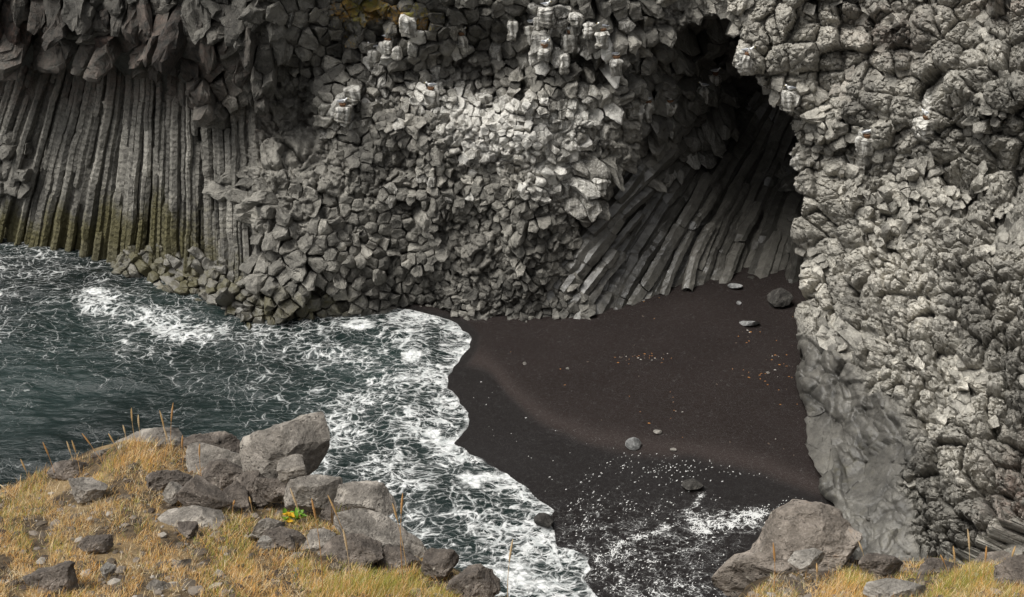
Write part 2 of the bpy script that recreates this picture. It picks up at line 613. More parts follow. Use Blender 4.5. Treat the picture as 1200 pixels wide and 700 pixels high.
def cell_sheet(poly, size_ctrl, D, seed, axis=(0, -1, 0.1), axis_w=0.6, hvar=0.55, relief=0.5, round_f=None,
               attr_f=None, hole=None, tilt=0.5, back=1.6, rel_scale=70, hmax=9.0, hmin=-0.75, ay=1.0, drift=0.30, fuse=0.42, fuse_r=3.2):
    """one mesh of basalt column ends: every polygon is a prism with a broken, bevelled end"""
    r_ = np.random.default_rng(seed + 100)
    if ay != 1.0:
        poly = [(x, y / ay) for x, y in poly]
        size_ctrl = [(x, y / ay, r) for x, y, r in size_ctrl]
    S, rad = sites(poly, size_ctrl, seed)
    cells = voronoi(S)
    keep = inside(poly, S[:, 0], S[:, 1])
    if hole is not None:
        keep &= ~hole(S[:, 0], S[:, 1])
    Q, ci, nx, cen, srad = [], [], [], [], []
    base = 0
    n = 0
    for i in np.nonzero(keep)[0]:
        c = cells.get(int(i))
        if c is None:
            continue
        s = S[i]
        dv = c - s
        ln = np.linalg.norm(dv, axis=1)
        lim = rad[i] * 1.35
        dv *= np.minimum(1, lim / np.maximum(ln, 1e-6))[:, None]
        dv *= np.where(r_.random((len(dv), 1)) < 0.3, r_.uniform(0.82, 0.98, (len(dv), 1)), 1.0)
        pts = []
        for k in range(len(dv)):
            a, b = dv[k], dv[(k + 1) % len(dv)]
            m = max(1, min(5, int(round(np.linalg.norm(b - a) / 3.2))))
            for j in range(m):
                t = j / m
                pts.append(a + (b - a) * t)
        pts = np.array(pts) + s
        M = len(pts)
        Q.append(pts)
        ci += [n] * M
        nx += [base + (j + 1) % M for j in range(M)]
        cen.append(s)
        srad.append(rad[i])
        base += M
        n += 1
    Q = np.concatenate(Q)
    ci = np.array(ci)
    nx = np.array(nx)
    cen = np.array(cen)
    srad = np.array(srad)
    Q[:, 1] *= ay
    cen[:, 1] *= ay
    T = len(Q)
    B = at_y(Q[:, 0], Q[:, 1], D(Q[:, 0], Q[:, 1]))
    Bc = at_y(cen[:, 0], cen[:, 1], D(cen[:, 0], cen[:, 1]))
    s = srad * Bc[:, 1] * 1.08 / FPX                       # size in metres
    nrm = surf_normal(D, cen[:, 0], cen[:, 1])
    ax = axis(cen[:, 0], cen[:, 1]) if callable(axis) else np.array(axis, float)[None].repeat(n, 0)
    ax = ax / np.linalg.norm(ax, axis=1, keepdims=True)
    aw = (axis_w(cen[:, 0], cen[:, 1]) if callable(axis_w) else np.full(n, axis_w))[:, None]
    A = nrm * (1 - aw) + ax * aw + r_.normal(0, 0.13, (n, 3)) + nvec(p3(cen[:, 0], cen[:, 1], 85, seed), seed + 40) * drift
    A /= np.linalg.norm(A, axis=1, keepdims=True)
    rel = fbm(p3(cen[:, 0], cen[:, 1], rel_scale, seed), seed, 3)
    st_ = fbm(p3(cen[:, 0], cen[:, 1], rel_scale * 0.55, seed + 3), seed + 20, 2) * 2.2
    rel = rel + 0.55 * (np.floor(st_) + sstep(0.35, 0.65, st_ - np.floor(st_)) - 0.3)
    hv = hvar(cen[:, 0], cen[:, 1]) if callable(hvar) else hvar
    rl = relief(cen[:, 0], cen[:, 1]) if callable(relief) else relief
    h = rel * rl + np.clip(r_.standard_t(4, n) * 0.62, -1.1, 1.9) * s * hv
    h = np.clip(h, hmin, hmax)
    rd = round_f(cen[:, 0], cen[:, 1]) if round_f else np.zeros(n)
    rd = np.clip(rd, 0, 1)
    # tilt of the broken end and offset of its crest; part of the cells keep together as larger blocks crossed by fine joints
    tl = r_.normal(0, tilt, (n, 3)) * (1 - 0.6 * rd[:, None])
    ctr = r_.permutation(n)[:max(3, int(n / fuse_r ** 2 * 1.6))]
    dc = ((cen[:, None, :] - cen[None, ctr, :]) ** 2).sum(-1)
    own = dc.argmin(1)
    fz = (rd < 0.4) & (r_.random(len(ctr)) < fuse)[own] & (np.sqrt(dc.min(1)) < srad * fuse_r)
    ctl = r_.normal(0, tilt * 0.62, (len(ctr), 3))[own]
    ctl -= (ctl * A).sum(1, keepdims=True) * A
    hcl = (h[ctr] + 0.25 * s[ctr])[own] + ((Bc - Bc[ctr][own]) * ctl).sum(1)
    hcl = np.clip(hcl, hmin, hmax)
    h = np.where(fz, np.clip(hcl, h - 1.1 * s, h + 1.1 * s) + r_.normal(0, 0.06, n) * s, h)
    tl = np.where(fz[:, None], ctl + tl * 0.22, tl)
    tl -= (tl * A).sum(1, keepdims=True) * A
    of = r_.normal(0, 0.26, (n, 3)) * s[:, None]
    of -= (of * A).sum(1, keepdims=True) * A
    rel_v = B - Bc[ci]
    tilt_h = np.clip((rel_v * tl[ci]).sum(1), -0.6 * s[ci], 0.6 * s[ci])
    edge_j = r_.uniform(0.3, 1.7, T) ** 1.3                # uneven bevel
    bev = (0.16 + 0.2 * r_.random(n))
    rings = []
    #          shrink(sharp, round)   height(sharp, round) in cell sizes, tilt weight, crest-offset weight
    spec = [(1.03, 1.03, None, None, 0.0, 0.0),
            (1.01, 1.02, -1.1, -0.8, 0.0, 0.0),
            (1.0, 1.0, -0.55, -0.36, 0.6, 0.0),
            (0.985, 0.95, -1.0, -0.20, 1.0, 0.0),
            (0.82, 0.72, 0.0, -0.09, 1.0, 0.35),
            (0.42, 0.40, 0.05, -0.02, 1.0, 0.8)]
    for k, (s0, s1, h0, h1, tw, ow) in enumerate(spec):
        sh = s0 + (s1 - s0) * rd
        if h0 is None:
            hh = np.full(T, -back) * 1.0
        else:
            if k == 3:
                a0 = -(bev[ci] * edge_j)
            else:
                a0 = np.full(T, h0)
            hh = h[ci] + s[ci] * (a0 * (1 - rd[ci]) + h1 * rd[ci])
            if k < 3:
                hh = np.minimum(hh, h[ci] - 0.3 * s[ci]) if k == 2 else hh
        rings.append(Bc[ci] + rel_v * sh[ci][:, None] + A[ci] * (hh + tilt_h * tw)[:, None] + of[ci] * ow)
    top = Bc + A * (h + 0.07 * s * (1 - rd))[:, None] + of
    V = np.concatenate(rings + [top])
    nr = len(rings)
    vc = np.concatenate([ci] * nr + [np.arange(n)])
    sv = np.clip(s[vc], 0.15, 1.2)
    amp = np.ones(len(V))
    amp[:T] = 0.0
    V = V + (nvec(V / sv[:, None] * 1.1, seed) * 0.13 + nvec(V / sv[:, None] * 3.1, seed + 5) * 0.065) * (sv * amp)[:, None]
    V = V + nvec(V * 7.0, seed + 9) * 0.026 * amp[:, None]
    I = np.arange(T)
    quads = np.concatenate([np.stack([k * T + I, k * T + nx, (k + 1) * T + nx, (k + 1) * T + I], 1) for k in range(nr - 1)])
    tris = np.stack([(nr - 1) * T + I, (nr - 1) * T + nx, nr * T + ci], 1)
    sm = np.concatenate([np.tile(rd[ci] > 0.55, nr - 1), rd[ci] > 0.55])
    pxv, pyv = cen[vc, 0], cen[vc, 1]
    at = attr_f(cen[:, 0], cen[:, 1], r_) if attr_f else {}
    ca = np.stack([at.get('tint', np.ones(n)), at.get('guano', np.zeros(n)), at.get('moss', np.zeros(n)), at.get('wet', np.zeros(n))], 1)
    cb = np.stack([at.get('lichen', np.zeros(n)), at.get('red', np.zeros(n)), np.zeros(n), np.zeros(n)], 1)
    return dict(V=V, quads=quads, tris=tris, ca=ca[vc], cb=cb[vc], smooth=sm, cen=cen, h=h, A=A)


def backing(D, x0, x1, y0, y1, off, step=14, keep=None):
    xs = np.arange(x0, x1 + 1, step)
    ys = np.arange(y0, y1 + 1, step)
    gx, gy = np.meshgrid(xs, ys)
    P = at_y(gx, gy, D(gx, gy) + off)
    P = P + nvec(P * 0.9, 77) * 0.2
    q = grid_quads(len(ys), len(xs))
    if keep is not None:
        cx = gx.ravel()[q].mean(1)
        cy = gy.ravel()[q].mean(1)
        q = q[keep(cx, cy)]
    n = gx.size
    ca = np.tile(np.array([0.55, 0, 0, 0.3]), (n, 1))
    return dict(V=P.reshape(-1, 3), quads=q, tris=np.zeros((0, 3), int), ca=ca, cb=np.zeros((n, 4)), smooth=np.zeros(len(q), bool))


def column(path, width, D, doff, r_, segpx=(26, 90), out=0.55, tint=1.0, attr=None, stri=0.6, step=3.5, taper=0.0):
    """one basalt column seen from its side: a half hexagon swept along its axis with cross breaks"""
    path = np.array(path, float)
    L = np.concatenate([[0], np.cumsum(np.linalg.norm(np.diff(path, axis=0), axis=1))])
    tot = L[-1]
    cuts = []
    t = r_.uniform(0, segpx[1])
    while t < tot:
        cuts.append(t)
        t += r_.uniform(*segpx)
    bounds = [0] + cuts + [tot]
    st, seg, shr = [], [], []
    for k in range(len(bounds) - 1):
        a, b = bounds[k], bounds[k + 1]
        if b - a < 1:
            continue
        m = max(2, int((b - a) / step))
        for j in range(m + 1):
            u = a + (b - a) * j / m
            st.append(u)
            seg.append(k)
            shr.append(0.90 if j in (0, m) else 1.0)
    st, seg, shr = np.array(st), np.array(seg), np.array(shr)
    px = np.interp(st, L, path[:, 0])
    py = np.interp(st, L, path[:, 1])
    nsg = seg.max() + 1
    jx = r_.normal(0, width * 0.06, nsg)[seg]
    jd = r_.normal(0, 0.10, nsg)[seg]
    jw = (1 + r_.normal(0, 0.06, nsg))[seg] * (1 - taper * st / tot)
    d = D(px, py) + doff + jd
    C = at_y(px + jx, py, d)
    Tn = np.gradient(C, axis=0)
    Tn /= np.linalg.norm(Tn, axis=1, keepdims=True) + 1e-9
    tocam = CAM - C
    tocam /= np.linalg.norm(tocam, axis=1, keepdims=True)
    E = np.cross(Tn, tocam)
    E /= np.linalg.norm(E, axis=1, keepdims=True)
    N = np.cross(E, Tn)
    N = np.where((N * tocam).sum(1, keepdims=True) < 0, -N, N)
    w = width * d * 1.08 / FPX * 0.5 * jw * shr
    ph = r_.uniform(-30, 30)
    ang = np.radians(np.array([-150, -90, -30, 30, 90, 150]) + ph + r_.normal(0, 7, 6))
    # polygon corners plus edge midpoints
    K = len(ang)
    prof = np.stack([np.sin(ang) * 1.12, np.cos(ang) * out * 1.35], 1) * (1 + r_.normal(0, 0.07, (K, 1)))
    mid = 0.5 * (prof[:-1] + prof[1:])
    pr = np.empty((2 * K - 1, 2))
    pr[0::2] = prof
    pr[1::2] = mid
    K = len(pr)
    V = C[:, None, :] + (E[:, None, :] * pr[None, :, 0:1] + N[:, None, :] * pr[None, :, 1:2]) * w[:, None, None]
    m = len(st)
    Vf = V.reshape(-1, 3)
    Vf = Vf + nvec(Vf * 1.0, 41) * 0.05 + nvec(Vf * 8.5, 43) * 0.024
    q = grid_quads(m, K)
    pxx = np.repeat(px, K)
    pyy = np.repeat(py, K)
    a = attr(pxx, pyy) if attr else {}
    nn = len(Vf)
    tseg = (tint * (1 + r_.normal(0, 0.13, nsg)))[seg]
    ca = np.stack([np.repeat(tseg, K) * a.get('tintm', np.ones(nn)), a.get('guano', np.zeros(nn)), a.get('moss', np.zeros(nn)), a.get('wet', np.zeros(nn))], 1)
    al = np.repeat(st * 0.036, K) + r_.uniform(0, 5)
    cb = np.stack([a.get('lichen', np.zeros(nn)), a.get('red', np.zeros(nn)), np.full(nn, stri), al], 1)
    return dict(V=Vf, quads=q, tris=np.zeros((0, 3), int), ca=ca, cb=cb, smooth=np.zeros(len(q), bool))


def merge(parts):
    V, Q, T, ca, cb, smq, smt = [], [], [], [], [], [], []
    o = 0
    for p in parts:
        V.append(p['V'])
        Q.append(np.asarray(p['quads']) + o)
        T.append(np.asarray(p['tris']) + o)
        ca.append(p['ca'])
        cb.append(p['cb'])
        nq = len(p['quads'])
        smq.append(p['smooth'][:nq])
        smt.append(p['smooth'][nq:])
        o += len(p['V'])
    return dict(V=np.concatenate(V), quads=np.concatenate(Q), tris=np.concatenate(T), ca=np.concatenate(ca), cb=np.concatenate(cb),
                smooth=np.concatenate(smq + smt))


def emit(name, d, mats=(None,), **kw):
    return make_mesh(name, d['V'], d['quads'], d['tris'], {'ca': d['ca'], 'cb': d['cb']}, d['smooth'], mats)


# ------------------------------------------------------------------ the back cliff
D_MAIN = RBF([
    (-160, 300, 52), (-160, 100, 52), (-160, -80, 48.5),
    (0, 285, 49.2), (0, 200, 49.8), (0, 110, 50.2), (0, 60, 48.2), (0, 0, 47.4), (0, -80, 47.2),
    (130, 305, 46.9), (130, 200, 47.3), (130, 120, 47.8), (130, 60, 45.6), (130, 0, 45.0), (130, -80, 45.2),
    (250, 310, 44.0), (250, 220, 44.3), (250, 140, 44.9), (250, 80, 43.2), (250, 0, 43.0), (250, -80, 43.5),
    (300, 375, 40.9), (300, 300, 41.4), (305, 200, 42.4), (338, 145, 44.6), (320, 60, 42.6), (340, 0, 42.9), (340, -80, 43.5),
    (400, 378, 40.6), (400, 300, 41.2), (400, 200, 42.2), (400, 120, 43.2), (400, 62, 44.3), (400, 0, 43.5), (400, -80, 44),
    (480, 368, 41.4), (480, 300, 41.7), (480, 200, 42.2), (480, 120, 43.0), (480, 85, 44.3), (480, 40, 43.4), (480, -80, 44),
    (560, 380, 40.5), (560, 300, 41.0), (560, 200, 41.5), (560, 120, 42.6), (560, 80, 44.5), (560, 30, 43.3), (560, -80, 44),
    (640, 380, 40.5), (640, 300, 41.0), (640, 200, 41.4), (640, 110, 42.4), (640, 72, 43.9), (640, 20, 42.7), (640, -80, 43.6),
    (695, 375, 40.4), (700, 300, 42.0), (700, 220, 42.0), (720, 120, 42.3), (720, 40, 42.4), (720, -80, 43.2),
    (760, 180, 42.8), (770, 40, 42.8), (850, 10, 43.0), (850, -80, 43.2), (940, 0, 42.2), (940, -80, 42.6)])

SIZE_MAIN = [
    (-60, 30, 38), (40, 30, 36), (150, 40, 38), (250, 60, 34), (310, 120, 26), (320, 30, 30), (380, 20, 18), (450, 40, 20), (550, 40, 22), (640, 40, 18),
    (720, 60, 20), (800, 10, 24), (360, 110, 14), (400, 160, 13), (320, 190, 26), (330, 240, 27), (310, 300, 25), (360, 280, 19), (360, 350, 18),
    (420, 300, 16), (470, 130, 12), (560, 130, 9.5), (600, 180, 9), (640, 160, 9), (560, 230, 10), (500, 250, 13), (560, 290, 9), (560, 340, 8),
    (640, 330, 9), (640, 260, 12), (690, 210, 21), (700, 130, 18), (690, 260, 19), (670, 300, 15), (740, 180, 22), (430, 200, 16), (420, 240, 18),
    (300, 330, 22), (690, 340, 15), (20, 190, 18)]

POLY_MAIN = [(-150, -85), (-150, 92), (-60, 90), (10, 84), (50, 74), (80, 84), (120, 76), (150, 78), (185, 88), (212, 100), (236, 140), (262, 145), (272, 205), (250, 225), (285, 235),
             (288, 300), (300, 345), (312, 385), (400, 388), (480, 376), (540, 386), (640, 388), (692, 384), (690, 340), (672, 300), (690, 255), (722, 225), (752, 190), (757, 130),
             (752, 70), (785, 38), (822, 22), (860, 14), (905, 12), (905, -85)]
LEDGE_BLOCKS = [(-150, 150), (-60, 140), (20, 150), (40, 175), (30, 225), (-10, 240), (-150, 240)]

BIRDS = [
    (455, 45, 1, 'gull on the left nest of the guano streaked pair near the top'), (486, 28, 1, 'gull on a small nub under the orange lichen'), (402, 121, 1, 'gull on the white streaked nub left of the pale rubble'),
    (437, 54, -1, 'gull on the mossy shelf just under the orange lichen'), (505, 102, -1, 'gull on the brown nest above the pale rubble'), (541, 38, 1, 'gull on the lone nest right of the lichen'),
    (633, 16, -1, 'gull on the leftmost white streaked nest of the upper colony'), (622, 26, 1, 'gull on the small dark step left of the upper colony'), (650, 24, 1, 'gull on the orange topped nest of the upper colony'),
    (668, 36, -1, 'gull on the rightmost white streaked nest of the upper colony'), (638, 52, 1, 'gull on the lowest reddish nest of the upper colony'), (640, 6, 1, 'gull on the highest perch of the upper colony'),
    (706, 34, -1, 'gull on an orange stained block near the cave arch'), (722, 66, 1, 'gull on a block left of the cave arch'), (785, 117, 1, 'gull on the white nub inside the left of the cave'), (824, 99, -1, 'gull on the middle hanging nub inside the cave'),
    (838, 84, 1, 'gull on the highest hanging nub inside the cave'), (759, 118, -1, 'gull on the streaked block at the left lip of the cave'), (876, 62, 1, 'gull on the right lip of the cave arch'), (925, 104, -1, 'gull on the pale nub where the arch meets the headland'),
    (1015, 158, 1, 'gull on the orange stained block of the headland'), (1085, 137, -1, 'gull below the white streaked slab on the headland')]

BIRD_GUANO = [(b[0] + 1, b[1] + 14, 12, 18, 0.9) for b in BIRDS]
GUANO_BLOBS = BIRD_GUANO + [(600, 155, 120, 60, 0.54), (540, 125, 60, 45, 0.46), (650, 205, 60, 50, 0.48), (690, 140, 55, 55, 0.40), (400, 130, 26, 30, 0.45), (440, 100, 50, 40, 0.35),
               (500, 110, 40, 35, 0.42), (640, 70, 70, 45, 0.25), (560, 250, 80, 60, 0.14), (700, 60, 40, 50, 0.30), (680, 240, 18, 16, 0.4), (704, 212, 14, 14, 0.45)]


def attr_main(px, py, r_):
    n = len(px)
    g = blobs(GUANO_BLOBS, px, py) * (0.75 + 0.5 * r_.random(n))
    lower = sstep(250, 380, py)
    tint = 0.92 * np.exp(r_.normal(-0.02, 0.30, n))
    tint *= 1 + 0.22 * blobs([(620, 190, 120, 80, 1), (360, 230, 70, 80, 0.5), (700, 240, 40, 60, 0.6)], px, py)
    tint *= 1 - 0.26 * sstep(120, 40, py) * sstep(780, 640, px) - 0.18 * lower  # dark top band: rock tone plus the recess's shade put into the tint
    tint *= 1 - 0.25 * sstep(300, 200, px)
    return dict(tint=tint, guano=g + (r_.random(n) < 0.05) * 0.25 * (py < 250),
                moss=0.62 * sstep(300, 370, py) * sstep(560, 330, px) + blobs([(470, 45, 90, 35, 0.36), (420, 20, 70, 30, 0.45)], px, py),
                wet=0.35 * sstep(320, 375, py),
                lichen=blobs([(430, 12, 100, 38, 0.76), (480, 25, 70, 34, 0.72), (410, 45, 24, 24, 0.62), (340, 70, 18, 30, 0.6), (540, 40, 60, 40, 0.5), (700, 80, 60, 50, 0.42), (640, 30, 60, 26, 0.48)], px, py),
                red=blobs([(20, 40, 50, 50, 0.5), (150, 60, 60, 40, 0.45), (250, 90, 40, 40, 0.5), (290, 130, 25, 25, 0.35)], px, py) * (0.5 + 0.7 * r_.random(n)))


def axis_main(px, py):
    n = len(px)
    a = np.zeros((n, 3))
    ov = sstep(150, 90, py) * sstep(340, 280, px)
    a[:, 0] = 0.15 * ov + 0.25 * sstep(560, 720, px)
    a[:, 1] = -1
    a[:, 2] = 0.12 - 0.55 * ov - 0.2 * sstep(640, 720, px)
    return a


def hvar_main(px, py):
    return 0.42 + 0.25 * sstep(360, 300, px) + 0.15 * sstep(660, 700, px)


def relief_main(px, py):
    return 0.45 + 0.35 * sstep(320, 200, px) + 0.25 * blobs([(380, 150, 70, 80, 1), (700, 170, 60, 90, 1)], px, py)


def fused_main(step=1.35):
    """solid jointed rock between the standing column ends of the back cliff"""
    xs = np.arange(276, 910, step)
    ys = np.concatenate([np.arange(-88, 0, 5), np.arange(0, 392, step)])
    gx, gy = np.meshgrid(xs, ys)
    wx = gx + 6 * fbm(p3(gx, gy, 22, 1), 401, 3)
    wy = gy + 6 * fbm(p3(gx, gy, 22, 2), 405, 3)
    rsz = idw(SIZE_MAIN, gx[::6, ::6], gy[::6, ::6])
    rsz = np.repeat(np.repeat(rsz, 6, 0), 6, 1)[:gx.shape[0], :gx.shape[1]]
    big = sstep(13, 20, rsz)
    H = 0.45 * fbm(p3(gx, gy, 80, 4), 411, 4) - 0.05
    for size, amp, cr, tlt, seed, wt in ((25, 0.40, 0.40, 1.2, 421, 0.25 + 0.75 * big), (12.0, 0.26, 0.30, 1.2, 431, 1 - 0.6 * big), (5.8, 0.085, 0.09, 0.9, 441, np.ones_like(gx))):
        f1, f2, h1, h2, h3, ox, oy = worley(wx, wy, size, seed)
        dome = np.sqrt(np.clip(1 - (f1 / 0.95) ** 2, 0, 1))
        H = H + wt * (amp * (h1 * 0.9 + tlt * (h2 * ox + h3 * oy) + 0.4 * dome) - cr * np.exp(-(f2 - f1) / 0.10))
        if size == 25:
            sx, sy, hs_ = gx - ox * size, gy - oy * size, h2
    P = at_y(gx, gy, D_MAIN(gx, gy))
    A = CAM - P
    A /= np.linalg.norm(A, axis=-1, keepdims=True)
    A = 0.7 * A + 0.4 * surf_normal(D_MAIN, gx, gy)
    A /= np.linalg.norm(A, axis=-1, keepdims=True)
    P = P + A * (H[..., None] - 0.62)
    P = P + nvec(P * 5.0, 471) * 0.035 + nvec(P * 12.0, 475) * 0.016
    q = grid_quads(len(ys), len(xs))
    keep = inside(POLY_MAIN, 0.5 * (sx + gx), 0.5 * (sy + gy)) & inside(POLY_MAIN, gx, gy)
    keep = keep.ravel()[q].all(1)
    X, Y = gx.ravel(), gy.ravel()
    at = attr_main(X, Y, np.random.default_rng(9))
    k = dict(at)
    tint = np.ones(len(X)) * (1 + 0.22 * blobs([(620, 190, 120, 80, 1), (360, 230, 70, 80, 0.5), (700, 240, 40, 60, 0.6)], X, Y)) * (1 - 0.26 * sstep(120, 40, Y) * sstep(780, 640, X) - 0.18 * sstep(250, 380, Y)) * (1 + 0.2 * hs_.ravel())  # top band again carries the recess's shade in its tint
    ca = np.stack([tint, blobs(GUANO_BLOBS, X, Y), at['moss'], at['wet']], 1)
    cb = np.stack([at['lichen'], blobs([(290, 130, 25, 25, 0.6)], X, Y), np.zeros(len(X)), np.zeros(len(X))], 1)
    return dict(V=P.reshape(-1, 3), quads=q[keep], tris=np.zeros((0, 3), int), ca=ca, cb=cb, smooth=np.ones(int(keep.sum()), bool))


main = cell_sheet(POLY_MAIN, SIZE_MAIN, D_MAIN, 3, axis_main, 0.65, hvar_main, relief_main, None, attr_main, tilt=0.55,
                  hole=lambda a, b: (fbm(p3(a, b, 34, 8), 197, 3) < -0.85 + 0.3 * blobs([(560, 50, 200, 40, 0.8)], a, b)) & (a > 300))
fmain = fused_main()
ledge = cell_sheet(LEDGE_BLOCKS, [(0, 180, 19)], lambda a, b: D_MAIN(a, b) - 0.5, 5, (0.2, -1, 0.1), 0.6, 0.6, 0.4, None,
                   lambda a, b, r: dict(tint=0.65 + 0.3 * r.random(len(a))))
OVER = [(-150, -85), (-150, 78), (-40, 74), (0, 66), (40, 58), (75, 66), (110, 74), (140, 62), (165, 76), (190, 82), (208, 100), (222, 122), (250, 132), (268, 110), (292, 118), (322, 108), (338, 80), (345, 20), (330, -85)]
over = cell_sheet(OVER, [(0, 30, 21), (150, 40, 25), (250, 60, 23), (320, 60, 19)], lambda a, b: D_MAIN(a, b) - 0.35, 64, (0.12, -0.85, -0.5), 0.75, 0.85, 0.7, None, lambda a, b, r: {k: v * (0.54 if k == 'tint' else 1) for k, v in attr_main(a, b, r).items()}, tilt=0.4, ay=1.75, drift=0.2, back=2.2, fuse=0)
back_main = backing(D_MAIN, -160, 920, -90, 392, 1.3, 14, lambda x, y: inside(POLY_MAIN, x, y) | (x < 300))
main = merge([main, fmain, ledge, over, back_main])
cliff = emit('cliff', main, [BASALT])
tag(cliff, 'grey basalt cliff of broken column ends closing the back of the cove', 'cliff', kind='structure')

# left wall of standing columns
D_LEFT = RBF([(-160, 300, 52), (-160, 100, 52.3), (-160, 0, 52.5), (0, 285, 49.2), (0, 200, 49.8), (0, 110, 50.2), (0, 0, 50.6), (130, 310, 46.8), (130, 200, 47.3), (130, 120, 47.8), (130, 0, 48.3),
              (250, 320, 43.8), (250, 220, 44.4), (250, 140, 45.0), (250, 0, 45.8), (310, 360, 41.6), (310, 250, 42.6), (310, 150, 44.2), (310, 0, 45)])
def attr_left(px, py):
    m = 0.95 * sstep(215, 285, py + 14 * np.sin(px * 0.11) + 0.10 * px) * sstep(330, 150, px) + 0.4 * sstep(260, 320, py)
    return dict(moss=m, wet=0.5 * sstep(275, 305, py), red=0.4 * sstep(150, 90, py), tintm=1 - 0.15 * sstep(170, 100, py), lichen=blobs([(10, 255, 20, 40, 0.4)], px, py))


cols = []
rl = np.random.default_rng(23)
for layer in (0, 1):
    x = -150.0
    while x < 312:
        w = rl.uniform(5.4, 9.4)
        lean = np.interp(x, [-150, 0, 70, 130, 200, 260, 320], [62, 50, 38, 20, 4, -4, -6])
        yb = np.interp(x, [-150, 0, 60, 130, 220, 300, 330], [290, 292, 306, 322, 344, 362, 370])
        bow = rl.normal(0, 1.2)
        xs = x + rl.normal(0, 1.0)
        top = 15 if rl.random() < 0.75 else rl.uniform(110, 190)
        pth = [(xs - 2, yb + 8), (xs + lean * 0.22 + bow, yb - 50), (xs + lean * 0.55 + bow, yb - 110), (xs + lean * 1.02, yb - 185), (xs + lean * 1.25, 70), (xs + lean * 1.5, 15)]
        if top > 100:
            pth = [p for p in pth if p[1] > top] + [(xs + lean * 0.9, top)]
        cols.append(column(pth, w * (1.15 if layer == 0 else 0.95), D_LEFT, (0.22 if layer == 0 else -0.10) + rl.normal(0, 0.20), rl, (25, 140), 0.85,
                           rl.uniform(0.6, 1.25), attr_left, 1.0, 3.2))
        x += w * (0.85 if layer == 0 else rl.uniform(0.95, 2.6))
wall = emit('column_cliff', merge(cols), [BASALT])
tag(wall, 'cliff of tall upright basalt columns rising from the water, mossy at the foot', 'cliff', kind='structure')

# low rock shelf in the surf under the columns
D_TOE = RBF([(110, 300, 46.6), (110, 345, 45.6), (180, 300, 45.2), (180, 330, 44.0), (180, 375, 42.6), (240, 310, 43.4), (240, 345, 42.4), (240, 390, 41.2), (300, 330, 41.8), (300, 360, 41.0), (330, 395, 40.3), (90, 310, 47.2)])
POLY_TOE = [(95, 318), (128, 308), (145, 292), (180, 288), (230, 296), (290, 312), (312, 350), (330, 372), (318, 392), (260, 392), (200, 384), (150, 372), (120, 350)]
toe = cell_sheet(POLY_TOE, [(150, 340, 12), (250, 340, 13), (300, 370, 11)], D_TOE, 8, (-0.1, -0.8, 0.6), 0.5, 0.7, 0.35, lambda a, b: np.full(len(a), 0.25),
                 lambda a, b, r: dict(tint=0.75 + 0.5 * r.random(len(a)), moss=0.30 + 0.55 * r.random(len(a)), wet=0.5 + 0.3 * sstep(340, 380, b)), tilt=0.6, back=1.2)
toe = merge([toe, backing(D_TOE, 95, 330, 300, 392, 0.7, 10, lambda x, y: inside(POLY_TOE, x, y))])
toe_o = emit('rock_shelf', toe, [BASALT])
tag(toe_o, 'low mossy shelf of broken basalt awash in surf below the columns', 'rocks', kind='structure')

# ------------------------------------------------------------------ the sea cave
D_CAVE = RBF([
    (640, 340, 41.6), (660, 345, 41.6), (700, 374, 40.7), (740, 352, 42.0), (790, 335, 43.2), (860, 330, 43.8), (940, 328, 44.1), (980, 300, 46), (970, 200, 50.5),
    (940, 150, 51.5), (890, 120, 52), (850, 60, 50), (800, 50, 46.8), (760, 120, 45.4), (760, 200, 44.9), (820, 220, 47.0), (870, 220, 49.3), (720, 260, 43.4), (690, 300, 42.4), (920, 260, 47.8), (850, 290, 45.6),
    (780, 290, 44.2), (900, 30, 48), (860, 0, 47)])


def attr_cave(px, py):
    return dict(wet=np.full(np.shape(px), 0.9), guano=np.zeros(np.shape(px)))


cc_ = []
rc = np.random.default_rng(31)
_sx = np.arange(640, 984, 10.5)
starts = list(zip(_sx, np.interp(_sx, [640, 668, 684, 700, 716, 748, 780, 815, 851, 925, 982], [352, 372, 377, 377, 371, 354, 339, 333, 331, 330, 323])))
for li in (0, 1):
    for i, (sx, sy) in enumerate(starts):
        if li == 1 and rc.random() < 0.45:
            continue
        sx += rc.normal(0, 2.5)
        dx = np.interp(sx, [640, 760, 860, 980], [118, 104, 84, 56])
        dy = np.interp(sx, [640, 760, 860, 980], [-172, -190, -205, -215])
        ln = 1.25 if li == 0 else rc.uniform(0.35, 0.9)
        c0 = rc.normal(0, 4)
        pth = [(sx - 4, sy + 6), (sx + dx * 0.3 * ln + c0, sy + dy * 0.34 * ln), (sx + dx * 0.65 * ln + c0, sy + dy * 0.68 * ln), (sx + dx * ln, sy + dy * ln)]
        w = rc.uniform(10, 18)
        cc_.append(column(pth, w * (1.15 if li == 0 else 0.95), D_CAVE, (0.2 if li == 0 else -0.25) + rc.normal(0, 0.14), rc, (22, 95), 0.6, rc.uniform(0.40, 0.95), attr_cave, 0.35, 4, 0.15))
for sx, sy in ((676, 352), (672, 330), (676, 306), (688, 282), (702, 258), (716, 240), (735, 222), (752, 205), (765, 185)):
    ln = rc.uniform(0.5, 1.0)
    a = rc.uniform(0.72, 0.95)
    L = 130 * ln
    pth = [(sx - 12, sy + 14), (sx + L * 0.5 * math.cos(a), sy - L * 0.5 * math.sin(a)), (sx + L * math.cos(a), sy - L * math.sin(a))]
    cc_.append(column(pth, rc.uniform(16, 24), D_CAVE, -0.55 + rc.normal(0, 0.15), rc, (25, 70), 0.7, rc.uniform(0.5, 0.9), attr_cave, 0.35, 4, 0.1))
POLY_HANG = [(745, 60), (790, 25), (850, 15), (885, 60), (870, 110), (850, 170), (835, 205), (800, 235), (765, 250), (742, 215)]
